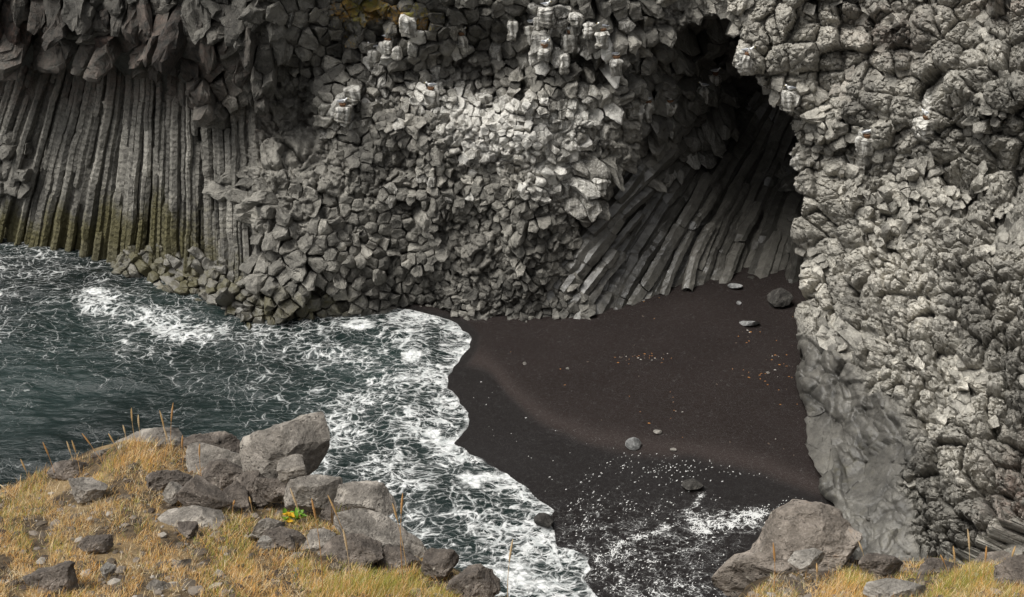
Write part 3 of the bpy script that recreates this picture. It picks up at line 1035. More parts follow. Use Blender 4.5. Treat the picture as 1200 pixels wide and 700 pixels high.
hang = cell_sheet(POLY_HANG, [(800, 100, 27)], lambda a, b: D_CAVE(a, b) - 0.9 - 0.6 * sstep(200, 120, b), 12, (0.15, -0.7, -0.6), 0.75, 0.8, 0.8, None,
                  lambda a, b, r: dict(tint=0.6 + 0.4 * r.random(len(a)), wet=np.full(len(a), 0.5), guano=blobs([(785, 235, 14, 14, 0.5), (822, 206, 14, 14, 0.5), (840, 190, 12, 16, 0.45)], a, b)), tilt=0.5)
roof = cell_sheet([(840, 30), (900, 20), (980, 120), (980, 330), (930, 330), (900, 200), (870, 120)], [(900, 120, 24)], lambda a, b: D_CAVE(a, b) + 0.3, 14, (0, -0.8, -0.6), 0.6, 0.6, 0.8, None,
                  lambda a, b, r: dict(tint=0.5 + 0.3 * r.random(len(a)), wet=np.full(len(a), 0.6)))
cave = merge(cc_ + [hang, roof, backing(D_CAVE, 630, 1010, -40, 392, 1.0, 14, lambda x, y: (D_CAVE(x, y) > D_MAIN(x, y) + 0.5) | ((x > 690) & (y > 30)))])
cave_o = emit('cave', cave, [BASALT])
tag(cave_o, 'dark sea cave of slanting wet basalt columns above black sand', 'cave', kind='structure')

# ------------------------------------------------------------------ right headland
D_RIGHT = RBF([
    (850, -80, 43.2), (860, 10, 42.6), (880, 90, 42.2), (930, 150, 41.4), (942, 250, 40.4), (936, 330, 38.4), (934, 400, 35.8), (942, 480, 32.4), (960, 560, 28.2), (1035, 640, 24.5),
    (890, 250, 42.0), (885, 330, 40.0), (885, 400, 37.2), (890, 480, 33.8), (905, 560, 30.0), (980, 650, 25.2),
    (1000, 420, 32.4), (1000, 350, 35.0), (1000, 480, 30.4), (1000, 550, 28.3), (1040, 560, 26.7), (1040, 620, 25.0), (1000, 270, 37.2), (1000, 200, 38.6), (1000, 60, 40.0), (1000, -80, 41.2),
    (1100, -80, 38.8), (1100, 60, 37.2), (1100, 140, 35.9), (1100, 200, 35.5), (1100, 280, 33.2), (1100, 350, 31.0), (1100, 480, 27.2), (1100, 560, 25.3), (1100, 640, 23.8),
    (1200, -80, 36.4), (1200, 60, 34.4), (1200, 120, 32.8), (1200, 180, 33.2), (1200, 260, 31.0), (1200, 350, 28.6), (1200, 480, 25.2), (1200, 560, 23.2), (1200, 640, 21.6),
    (1320, 350, 26), (1320, 0, 32.5), (1320, 640, 19.5), (1500, -80, 30.5), (1500, 350, 22.5), (1500, 640, 17.0), (1700, -80, 27), (1700, 350, 19.5), (1700, 640, 14.8)])
SIZE_RIGHT = [
    (900, 60, 22), (880, 20, 20), (960, 90, 25), (1040, 70, 30), (1020, 30, 26), (1100, 100, 27), (1130, 50, 15), (1180, 130, 15), (1120, 180, 17), (950, 170, 13), (1000, 160, 15), (990, 210, 13),
    (1040, 220, 12), (1100, 230, 15), (960, 270, 14), (1000, 320, 13), (1050, 330, 11), (1100, 300, 13), (1180, 300, 13), (960, 370, 18), (1020, 380, 15), (975, 420, 26), (1000, 470, 32), (1010, 550, 36),
    (1060, 430, 14), (1090, 470, 13), (1130, 450, 12), (1150, 380, 13), (1190, 380, 19), (1080, 540, 19), (1120, 520, 14), (1150, 600, 14), (1195, 560, 26), (1100, 620, 20), (1170, 480, 17), (1170, 220, 14)]
POLY_RIGHT = [(850, -85), (856, 30), (868, 75), (884, 100), (910, 118), (930, 150), (938, 165), (926, 180), (942, 205), (944, 260), (938, 300), (938, 350), (934, 400), (936, 450), (944, 490), (952, 530), (962, 567), (977, 605),
              (994, 640), (1012, 690), (1200, 700), (1680, 700), (1680, -85)]


def attr_right(px, py, r_):
    n = len(px)
    tint = 1.68 * np.exp(r_.normal(0, 0.20, n))
    sm = blobs([(1000, 500, 55, 110, 1.0), (1030, 590, 50, 60, 0.8)], px, py)
    tint *= 1 - 0.42 * sm
    tint *= 1 + 0.22 * blobs([(1060, 340, 110, 130, 1), (1130, 470, 60, 120, 0.9)], px, py)
    tint *= 1 - 0.30 * blobs([(1150, 140, 90, 60, 1), (1180, 60, 60, 40, 0.7), (1060, 180, 50, 30, 0.8), (1180, 260, 60, 60, 0.5)], px, py)
    return dict(tint=tint, guano=blobs(BIRD_GUANO + [(985, 120, 60, 40, 0.20), (1000, 190, 40, 30, 0.3), (1085, 125, 16, 22, 0.5), (930, 190, 14, 26, 0.45), (950, 60, 40, 40, 0.12), (1060, 330, 90, 110, 0.12)], px, py) * (0.6 + 0.6 * r_.random(n)),
                red=blobs([(1195, 580, 40, 60, 0.7), (1040, 40, 60, 40, 0.35), (1180, 10, 60, 20, 0.5), (990, 90, 40, 40, 0.3)], px, py) * (0.5 + 0.7 * r_.random(n)),
                lichen=blobs([(1195, 560, 30, 60, 0.45), (1170, 640, 30, 20, 0.3)], px, py),
                moss=sm * 0.22, wet=sm * 0.25 + 0.3 * blobs([(980, 560, 30, 60, 1)], px, py))


def round_right(px, py):
    return blobs([(1000, 500, 70, 120, 1.3), (1030, 590, 55, 70, 1.3), (970, 430, 40, 60, 0.9), (1080, 550, 40, 60, 0.75), (1100, 350, 120, 200, 0.28)], px, py)


def hvar_right(px, py):
    return 0.46 - 0.38 * blobs([(1000, 500, 60, 110, 1.0), (1030, 600, 55, 60, 1.0)], px, py)


def base_mask(px, py):
    """the sea-worn smooth foot of the headland"""
    q = 14 * vnoise(p3(px, py, 28), 71)
    d, sd = poly_dist([(905, 380), (985, 402), (1010, 450), (1062, 478), (1075, 520), (1060, 570), (1072, 640), (1090, 720)], px, py)
    return sstep(-24, 22, d * sd + q + 9 * vnoise(p3(px, py, 11), 73))


def fused_face(step=1.3):
    """weathered, fused rock: nuggets at three sizes, cracked along their joints"""
    xs = np.concatenate([np.arange(846, 1216, step), np.arange(1217.5, 1690, 2.5)])
    ys = np.concatenate([np.arange(-88, 0, 4), np.arange(0, 705, step)])
    gx, gy = np.meshgrid(xs, ys)
    edge = [p for p in POLY_RIGHT if p[0] < 1045 and 300 < p[1] < 695]
    x0 = np.interp(gy, [p[1] for p in edge], [p[0] for p in edge]) + 5 * fbm(p3(gy * 0, gy, 16), 395, 3)
    foot_rows = (gy > 396) & (gx < 1045)
    gx = np.where(foot_rows, np.maximum(gx, x0), gx)
    sm = base_mask(gx, gy)
    topz = sstep(230, 120, gy + 10 * vnoise(p3(gx, gy, 40), 5))
    wx = gx + 6 * fbm(p3(gx, gy, 40, 1), 301, 2)
    wy = gy + 6 * fbm(p3(gx, gy, 40, 2), 305, 2)
    sc = 1.0 + 0.3 * topz
    H = 0.80 * fbm(p3(gx, gy, 80, 4), 311, 4)
    H = H * (1 - 0.65 * sm) - np.where(foot_rows, 0.55 * np.exp(-(gx - x0) / 6.0), 0)
    fine = sstep(-0.25, 0.35, fbm(p3(gx, gy, 70, 6), 315, 2))
    site_x, site_y = gx, gy
    for size, amp, cr, tlt, seed, wt in ((29, 0.52, 0.46, 1.4, 321, 1.15 - 0.6 * fine * (1 - topz)), (14.0, 0.30, 0.46, 0.8, 331, (0.35 + 0.65 * fine) * (1 - 0.2 * topz)), (7.0, 0.075, 0.12, 0.5, 341, np.ones_like(gx))):
        f1, f2, h1, h2, h3, ox, oy = worley(wx, wy, size, seed)
        e = f2 - f1
        dome = np.sqrt(np.clip(1 - (f1 / 0.95) ** 2, 0, 1))
        facet = h1 * 0.8 + tlt * (h2 * ox + h3 * oy) + 0.85 * dome
        H = H + (1 - sm) * wt * (amp * facet - cr * np.exp(-e / 0.12))
        if size == 29:
            site_x, site_y = gx - ox * size, gy - oy * size
            hsh = h2
            # the smooth foot: the same joints, worn to shallow pillows
            f1b, f2b, h1b, h2b, h3b, oxb, oyb = worley(gx + 8 * fbm(p3(gx, gy, 34), 7, 2), gy + 8 * fbm(p3(gx, gy, 34), 19, 2), 29, 351)
            f1c, f2c, h1c, h2c, h3c, oxc, oyc = worley(gx + 6 * fbm(p3(gx, gy, 26), 27, 2), gy + 6 * fbm(p3(gx, gy, 26), 29, 2), 15, 357)
            eb = f2b - f1b
            pil = 0.26 * np.sqrt(np.clip(1 - (f1b / 1.0) ** 2, 0, 1)) + 0.11 * h1b + 0.16 * (h2b * oxb + h3b * oyb) - 0.10 * np.exp(-eb / 0.07)
            H = H + sm * (pil * (1.0 + 1.3 * sstep(530, 420, gy)) + (0.10 * np.sqrt(np.clip(1 - f1c ** 2, 0, 1)) + 0.10 * h1c + 0.09 * (h2c * oxc + h3c * oyc) - 0.05 * np.exp(-(f2c - f1c) / 0.09)) * (0.7 + 0.8 * sstep(530, 420, gy)) + 0.07 * fbm(p3(gx, gy, 16), 361, 4))
    D = D_RIGHT(gx, gy)
    P = at_y(gx, gy, D)
    A = CAM - P
    A /= np.linalg.norm(A, axis=-1, keepdims=True)
    A = 0.75 * A + 0.35 * surf_normal(D_RIGHT, gx, gy)
    A[..., 2] += 0.12
    A /= np.linalg.norm(A, axis=-1, keepdims=True)
    P = P + A * H[..., None]
    P = P + nvec(P * 5.0, 371) * 0.045 * (1 - 0.8 * sm[..., None]) + nvec(P * 12.0, 375) * 0.019 * (1 - 0.6 * sm[..., None])
    q = grid_quads(len(ys), len(xs))
    kb = np.where(sm > 0.3, 0.15, 0.5)
    keep = inside(POLY_RIGHT, kb * site_x + (1 - kb) * gx, kb * site_y + (1 - kb) * gy) & (gx >= 850)
    keep = np.where(foot_rows, True, keep)
    keep = keep.ravel()[q].all(1) & (np.ptp(gx.ravel()[q], axis=1) > 0.05)
    r_ = np.random.default_rng(5)
    at = attr_right(gx.ravel(), gy.ravel(), r_)
    n = gx.size
    tint = 1.62 * (1 + 0.22 * hsh.ravel() * (1 - sm.ravel()))
    tint *= 1 - 0.67 * sm.ravel() * (0.85 + 0.3 * fbm(p3(gx, gy, 26, 1), 399, 3).ravel())
    tint *= 1 + 0.20 * blobs([(1060, 340, 110, 130, 1), (1130, 470, 60, 120, 0.9)], gx, gy).ravel()
    tint *= 1 - 0.30 * blobs([(1150, 140, 90, 60, 1), (1180, 60, 60, 40, 0.7), (1060, 180, 50, 30, 0.8), (1180, 260, 60, 60, 0.5)], gx, gy).ravel()
    smr = sm.ravel()
    tint *= 1 - 0.35 * sstep(0.15, 0.75, fbm(p3(gx, gy, 60, 9), 391, 3)).ravel() * (1 - smr)
    ca = np.stack([tint, blobs(BIRD_GUANO + [(985, 120, 60, 40, 0.22), (1000, 190, 40, 30, 0.3), (1085, 125, 14, 26, 0.6), (930, 190, 14, 26, 0.5), (1060, 330, 90, 110, 0.10)], gx, gy).ravel(), 0.24 * smr, 0.7 * smr], 1)
    cb = np.stack([at['lichen'], blobs([(1195, 580, 40, 60, 0.7), (1040, 40, 60, 40, 0.35), (1180, 10, 60, 20, 0.5)], gx, gy).ravel(), np.zeros(n), np.zeros(n)], 1)
    return dict(V=P.reshape(-1, 3), quads=q[keep], tris=np.zeros((0, 3), int), ca=ca, cb=cb, smooth=(sm.ravel()[q].mean(1) > 0.5)[keep])


fused = fused_face()
right = cell_sheet(POLY_RIGHT, [(a, b, r * 0.86) for a, b, r in SIZE_RIGHT], D_RIGHT, 17, (-0.05, -0.9, 0.32), 0.66, hvar_right, 0.45, None, attr_right, tilt=0.52, rel_scale=48, drift=0.12, fuse=0.5,
                   hole=lambda a, b: (base_mask(a, b) > 0.25) | ((a > 1085) & (b > 500)) | (b > 590) | (fbm(p3(a, b, 30, 8), 97, 2) < -0.06 - 0.4 * sstep(240, 150, b)))
# smaller loose blocks wedged over the face
rub_poly = [(950, 150), (1050, 160), (1210, 230), (1320, 230), (1320, 660), (1060, 640), (1060, 500), (1060, 430), (980, 390), (945, 360), (948, 250)]
rub = cell_sheet(rub_poly, [(1000, 250, 12), (1060, 330, 10), (1150, 300, 12), (1100, 480, 11), (1180, 500, 15), (1100, 600, 15)], lambda a, b: D_RIGHT(a, b) - 0.05, 19, (-0.05, -0.85, 0.4), 0.7, 0.9, 0.55,
                 lambda a, b: np.full(len(a), 0.35), attr_right, tilt=0.8, rel_scale=22, back=0.5, hmax=0.75,
                 hole=lambda a, b: (fbm(p3(a, b, 26, 3), 91, 2) < 0.22) | (base_mask(a, b) > 0.2) | ((a > 1085) & (b > 500)) | (b > 590))


def headland_return():
    """the side of the headland that turns back into the cave, and its backing"""
    pts = np.array([p for p in POLY_RIGHT if p[0] < 1045 and p[1] < 695], float)
    y = np.interp(np.linspace(0, 1, 60), np.linspace(0, 1, len(pts)), pts[:, 1])
    x = np.interp(np.linspace(0, 1, 60), np.linspace(0, 1, len(pts)), pts[:, 0]) + 5
    d = D_RIGHT(x, y)
    rows = []
    for k in range(9):
        P = at_y(x, y, d)
        P = P + np.array([0.45 * k, 1.5 * k, 0]) + np.array([0.25, 0.3, 0])
        rows.append(P + nvec(P * 0.8, 61) * 0.35)
    V = np.concatenate(rows)
    n = len(V)
    q = grid_quads(9, 60)
    return dict(V=V, quads=q, tris=np.zeros((0, 3), int), ca=np.tile([0.6, 0, 0, 0.5], (n, 1)), cb=np.zeros((n, 4)), smooth=np.zeros(len(q), bool))


right = merge([fused, right, rub, headland_return(), backing(D_RIGHT, 850, 1690, -90, 700, 1.3, 14, lambda x, y: inside(POLY_RIGHT, x - 12, y))])
right_o = emit('headland', right, [BASALT])
tag(right_o, 'pale grey headland of rounded basalt rubble beside the black beach', 'cliff', kind='structure')

# ------------------------------------------------------------------ beach, sea
SHORE_PX = [(-900, 200), (60, 240), (220, 300), (310, 335), (400, 352), (450, 358), (478, 364), (510, 372), (538, 380), (551, 396), (548, 412), (540, 424), (527, 440), (526, 456), (536, 468), (552, 484), (547, 504), (534, 520), (548, 533),
            (572, 543), (596, 556), (620, 573), (638, 590), (652, 600), (640, 612), (652, 622), (656, 640), (676, 645), (690, 655), (693, 666), (684, 680), (692, 694), (706, 716), (712, 760), (760, 900)]
SHORE = at_z(np.array([p[0] for p in SHORE_PX], float), np.array([p[1] for p in SHORE_PX], float), 0.06)[:, :2]


def shore_d(x, y):
    d, s = poly_dist(SHORE, x, y)
    return d * s


def beach_z(x, y):
    d = shore_d(x, y)
    zi = 0.055 * np.clip(d, 0, None) ** 0.92
    zo = 0.16 * np.clip(d, -12, 0)
    P = np.stack([x, y, np.zeros_like(x)], -1)
    return 0.06 + np.minimum(zi, 0.40 + 0.008 * d) + zo + fbm(P * 0.22, 5, 3) * 0.06


def shore_px_fix(px, py):
    """world point on the beach under a photo position"""
    z = 0.2
    for _ in range(6):
        P = at_z(px, py, z)
        z = beach_z(P[..., 0], P[..., 1])
    return at_z(px, py, z)


xs = np.concatenate([[-200, -90, -50], np.arange(-30, 17, 0.09), [30, 80, 200]])
ys = np.concatenate([[-60, 0, 10], np.arange(14, 53, 0.09), [70, 150]])
gx, gy = np.meshgrid(xs, ys)
gz = beach_z(gx, gy)
BP = np.stack([gx, gy, gz], -1)
bx, by = proj(BP)
ok = BP[..., 1] > 5
WETLINE = [(430, 400), (545, 424), (572, 436), (590, 455), (615, 480), (655, 508), (700, 525), (745, 531), (800, 536), (850, 545), (895, 558), (930, 574), (985, 590), (1100, 600)]
wl = np.interp(bx, [p[0] for p in WETLINE], [p[1] for p in WETLINE]) + 4 * vnoise(p3(bx, by, 30), 3)
wet = np.maximum(sstep(-7, 7, by - wl), sstep(0.55, 0.2, shore_d(gx, gy))) * ok
dry = np.exp(-((by - wl + 12) / 13.0) ** 2) * 0.75 * (by < wl + 6) * ok
film = wet * sstep(560, 620, by - 0.25 * (bx - 700))
foamd = blobs([(720, 660, 110, 60, 0.24), (800, 640, 70, 40, 0.18), (760, 700, 120, 40, 0.28), (850, 612, 45, 12, 0.9)], bx, by) * ok
for line, wd, st in (([(895, 602), (850, 612), (826, 622), (812, 612), (806, 605)], 7, 1.0), ([(806, 605), (770, 622), (735, 634), (700, 655)], 4, 0.8), ([(822, 580), (812, 596)], 3, 0.6)):
    dd, _ = poly_dist(line, bx, by)
    foamd = np.maximum(foamd, st * np.exp(-(dd / wd) ** 2) * ok)
sand = make_mesh('beach', BP.reshape(-1, 3), grid_quads(len(ys), len(xs)), None, {'ca': np.stack([wet, film, foamd, dry], -1).reshape(-1, 4)}, True, [SAND])
tag(sand, 'black sand beach sloping from the cave down to the surf', 'beach', kind='structure')

# sea
xs = np.concatenate([[-1500, -400, -150, -80, -50, -40], np.arange(-36, 6.5, 0.075)])
ys = np.concatenate([[-1500, -300, -80, -20, 5], np.arange(13, 52, 0.075), [60, 90]])
gx, gy = np.meshgrid(xs, ys)
d = shore_d(gx, gy)
PP = np.stack([gx, gy, np.zeros_like(gx)], -1)
d = d + 0.07 * vnoise(PP * 2.6, 8) + 0.10 * vnoise(PP * 0.9, 9)
off = np.clip(-d, 0, None)
amp = sstep(0.2, 5, off)
wv = np.stack([gx * 0.32 + gy * 0.06, gy * 0.75, np.zeros_like(gx)], -1)
waves = 0.19 * fbm(wv, 51, 4, 0.55) + 0.05 * (1 - abs(fbm(wv * 2.2, 55, 3))) 
swell = 0.16 * np.exp(-((off - 2.2 - 0.7 * vnoise(PP * 0.25, 60)) / 0.9) ** 2) * sstep(-12, -4, gx)
thick = np.where(d < 0, 0.075 * (1 - np.exp(-off / 0.16)), -0.5 * d)
bz = beach_z(gx, gy)
surf = np.maximum(0.05 * sstep(0, 1, off), np.minimum(bz, 0.16))
gz = surf + thick + waves * amp + swell
gz = np.where(d > 0.05, np.minimum(gz, bz - 0.03 - 0.3 * np.clip(d, 0, 2)), gz)
wx, wy = proj(np.stack([gx, gy, gz], -1))
# foam amounts
ff = np.maximum(np.exp(-off / 0.5) * 0.85, 0.50 * np.exp(-(off / 1.6) ** 2)) * sstep(-13.5, -8, gx)
ff = np.maximum(ff, blobs([(112, 346, 24, 26, 0.62), (220, 392, 110, 12, 0.55), (340, 394, 90, 10, 0.6), (430, 380, 60, 12, 0.7), (485, 380, 40, 14, 0.65),
                           (520, 400, 36, 22, 0.5), (600, 600, 60, 30, 0.35), (650, 650, 40, 40, 0.85), (600, 680, 70, 30, 0.7), (560, 560, 50, 24, 0.6), (620, 600, 40, 26, 0.55), (30, 300, 40, 8, 0.4)], wx, wy))
crest, _ = poly_dist([(478, 384), (486, 410), (470, 440), (482, 470), (505, 500), (520, 520), (560, 548), (600, 566)], wx, wy)
ff = np.maximum(ff, 0.62 * np.exp(-((crest + 6 * vnoise(PP * 1.1, 44)) / 13) ** 2))
ffn = fbm(np.stack([gx * 0.8, gy * 1.5, gx * 0], -1), 88, 5, 0.66)
ff = np.clip(ff * (0.70 + 0.95 * ffn), 0, 1)
ff *= (gy > 8)
lace = idw([(20, 310, 0.55), (100, 400, 0.22), (60, 340, 0.45), (60, 480, 0.08), (150, 470, 0.10), (250, 440, 0.30), (250, 500, 0.10), (330, 470, 0.36), (350, 420, 0.52), (420, 400, 0.72), (440, 500, 0.85), (420, 560, 0.75), (500, 560, 0.8),
            (500, 450, 1.0), (540, 620, 0.8), (520, 650, 0.75), (620, 620, 1.0), (600, 680, 1.0), (560, 420, 1.0), (150, 380, 0.6), (-200, 400, 0.15)], wx, wy, 3)
lace = np.maximum(lace, 1.05 * np.exp(-(off / 2.6) ** 2) * sstep(-12, -7, gx))
lace = np.maximum(lace, blobs([(118, 352, 40, 34, 1.15), (220, 386, 120, 24, 1.1), (340, 392, 100, 22, 1.1), (160, 372, 70, 26, 1.0), (30, 300, 60, 10, 0.8), (640, 640, 70, 60, 1.0)], wx, wy))
lace *= (gy > 8) * 1.0
murk = np.clip(0.25 + 0.45 * vnoise(PP * 0.22, 70) + 0.35 * blobs([(80, 470, 120, 60, 1), (430, 430, 60, 40, 0.8)], wx, wy), 0, 1) * sstep(0.0, 0.6, off)
edge = np.exp(-((off - 0.05) / 0.075) ** 2) * (d < 0.06) * (gx > -10.5) * 0.6 * (0.6 + 0.6 * vnoise(PP * 2.2, 81))
q = grid_quads(len(ys), len(xs))
keepq = (d.ravel()[q].min(1) < 0.6)
sea = make_mesh('water', np.stack([gx, gy, gz], -1).reshape(-1, 3), q[keepq], None, {'ca': np.stack([ff, lace, murk, edge], -1).reshape(-1, 4)}, True, [WATER])
tag(sea, 'dark green sea with lacy white surf washing onto the black beach', 'sea', kind='structure')

# flecks of foam scattered over the wet sand
def scatter_flecks():
    r_ = np.random.default_rng(77)
    N = 120000
    px = r_.uniform(530, 985, N)
    py = r_.uniform(430, 720, N)
    den = blobs([(760, 550, 45, 22, 0.9), (800, 552, 70, 18, 0.75), (720, 580, 40, 40, 0.65), (700, 620, 40, 50, 0.6), (780, 600, 60, 40, 0.45), (720, 670, 110, 50, 0.8), (800, 680, 70, 40, 0.5), (640, 560, 40, 40, 0.05),
                 (610, 490, 14, 24, 0.10), (585, 505, 16, 14, 0.12), (640, 515, 24, 14, 0.10), (575, 460, 30, 20, 0.05), (660, 690, 40, 40, 0.7)], px, py)
    for line, wd, st in (([(897, 602), (860, 607), (838, 614), (828, 624), (815, 615), (808, 605)], 7, 6.0), ([(808, 606), (770, 622), (735, 634), (712, 648)], 3, 3.0), ([(826, 572), (815, 590), (808, 598)], 2.5, 1.4),
                         ([(905, 598), (925, 588), (950, 575), (965, 560)], 4, 0.8), ([(745, 532), (725, 560), (700, 580), (660, 600)], 6, 0.8), ([(720, 545), (690, 590), (684, 640)], 9, 0.8), ([(850, 545), (800, 580), (760, 610)], 5, 0.7)):
        dd, _ = poly_dist(line, px, py)
        den = np.maximum(den, st * np.exp(-(dd / wd) ** 2))
    patch = fbm(np.stack([(px + py * 0.9) / 9.0, (py - px * 0.6) / 26.0, np.zeros(N)], -1), 33, 2)
    den = den * (0.25 + 1.2 * np.clip(patch + 0.2, 0, 1.2))
    wl_ = np.interp(px, [p[0] for p in WETLINE], [p[1] for p in WETLINE])
    k = (r_.random(N) < den * 0.085) & (py > wl_ - 3)
    px, py = px[k], py[k]
    P = shore_px_fix(px, py)
    k = (shore_d(P[:, 0], P[:, 1]) > 0.1) & (P[:, 0] < 10.6)
    P = P[k]
    n = len(P)
    M = 6
    th = np.arange(M) / M * 2 * np.pi
    sz = 0.006 + 0.011 * r_.random(n) ** 2
    el = r_.uniform(1.3, 3.6, n)
    rot = 0.75 + r_.normal(0, 0.35, n)
    ex = np.cos(th)[None] * (sz * el)[:, None]
    ey = np.sin(th)[None] * sz[:, None]
    jit = r_.uniform(0.75, 1.25, (n, M))
    ex, ey = ex * jit, ey * jit
    c, s_ = np.cos(rot)[:, None], np.sin(rot)[:, None]
    bxx, byy = ex * c - ey * s_, ex * s_ + ey * c
    zz = beach_z(P[:, 0], P[:, 1])
    ring = np.stack([P[:, None, 0] + bxx, P[:, None, 1] + byy, np.repeat(zz[:, None] + 0.001, M, 1)], -1)
    topr = np.stack([P[:, None, 0] + bxx * 0.6, P[:, None, 1] + byy * 0.6, np.repeat((zz + 0.012)[:, None], M, 1)], -1)
    V = np.concatenate([ring.reshape(-1, 3), topr.reshape(-1, 3)])
    I = np.arange(n * M)
    nx = (I // M) * M + (I % M + 1) % M
    quads = np.stack([I, nx, nx + n * M, I + n * M], 1)
    b = np.arange(n) * M + n * M
    caps = np.concatenate([np.stack([b, b + 1, b + 2, b + 3], 1), np.stack([b, b + 3, b + 4, b + 5], 1)])
    return V, np.concatenate([quads, caps])


fv, fq = scatter_flecks()
fl = make_mesh('foam_flecks', fv, fq, None, None, True, [FOAM])
tag(fl, 'white flecks of foam drifting in streaks over the wet black sand', 'foam', kind='stuff')

# ------------------------------------------------------------------ land above the cliffs
tx = np.concatenate([np.arange(-150, 860, 30), np.arange(860, 1691, 30)])
ty = np.full(len(tx), -80.0)
dd_ = np.where(tx < 860, D_MAIN(tx, ty), D_RIGHT(tx, ty))
row0 = at_y(tx, ty, dd_ + 0.4)
wgt = np.clip((tx - 860) / 400, 0, 1)
dirs = np.stack([wgt * 1.2 + (tx - 600) / 1500, 1 - 0.7 * wgt, np.zeros(len(tx))], 1)
rows = [row0 + np.array([0, 0, -1.0]), row0]
for k in (2, 6, 15, 60, 300, 1500):
    rr = row0 + dirs * k
    rr[:, 2] = np.minimum(row0[:, 2] + 0.5, 16.5) + fbm(rr * 0.15, 3, 2) * 0.4
    rows.append(rr)
V = np.concatenate(rows)
land = make_mesh('terrain', V, grid_quads(len(rows), len(tx)), None, None, True, [SOIL])
tag(land, 'brown heath running inland from the top of the cliffs', 'ground', kind='structure')

# ------------------------------------------------------------------ foreground slope
RIM = [(-1200, 640), (-300, 610), (-100, 590), (0, 572), (60, 552), (110, 528), (150, 516), (205, 522), (250, 545), (290, 572), (330, 585), (400, 605), (450, 632), (500, 655), (545, 680), (600, 712), (700, 770), (830, 760), (870, 706), (905, 676), (960, 660), (1010, 650), (1060, 655), (1130, 662), (1200, 652), (1300, 640), (1500, 640), (2400, 650)]
RX, RY = [p[0] for p in RIM], [p[1] for p in RIM]
D_FG = RBF([(-300, 600, 9.2), (-300, 720, 6.2), (0, 575, 8.9), (0, 640, 7.0), (0, 700, 5.9), (150, 515, 9.3), (150, 560, 8.4), (150, 620, 7.3), (150, 700, 5.9), (280, 570, 8.6), (280, 640, 7.0), (280, 700, 5.9), (400, 610, 7.9), (400, 700, 6.0),
            (500, 660, 7.1), (500, 720, 5.9), (620, 740, 5.9), (760, 790, 5.2), (860, 720, 6.2), (940, 668, 7.2), (940, 720, 5.9), (1020, 652, 7.7), (1100, 660, 7.5), (1100, 720, 5.8), (1200, 655, 7.3), (1200, 720, 5.7), (1400, 650, 7.4), (1400, 740, 5.2),
            (0, 800, 4.6), (600, 840, 4.3), (1200, 820, 4.3), (-300, 820, 4.4), (1500, 830, 4.3)])


def fg_pt(px, py, lift=0.0):
    P = at_y(px, py, D_FG(px, py))
    P[..., 2] += 0.05 * fbm(P * 2.0, 12, 3) + lift
    return P


cx = np.concatenate([np.arange(-1200, -300, 20.0), np.arange(-300, 1501, 6.0), np.arange(1520, 2401, 20.0)])
rim = np.interp(cx, RX, RY)
rows = []
P0 = fg_pt(cx, rim)
for k, (dy, dz) in enumerate(((1.6, -20.5), (1.3, -12.0), (1.1, -5.0), (0.8, -1.6), (0.35, -0.35))):
    w = P0 + np.array([0, dy, dz])
    rows.append(w + nvec(w * 0.7, 21) * (0.5 if k < 3 else 0.12))
for t in np.linspace(0, 1, 44):
    rows.append(fg_pt(cx, rim + (830 - rim) * t ** 1.3))
last = rows[-1]
for yy, zz in ((3.2, 16.8), (1.5, 17.7), (-2, 18.3), (-10, 18.6), (-60, 18.0)):
    k = last.copy()
    k[:, 0] = last[:, 0] * (1 + (4.3 - yy) * 0.35)
    k[:, 1] = yy
    k[:, 2] = zz
    rows.append(k)
V = np.concatenate(rows)
ground = make_mesh('ground', V, grid_quads(len(rows), len(cx)), None, None, True, [SOIL])
tag(ground, 'grassy stony slope falling to the edge above the cove', 'ground', kind='structure')


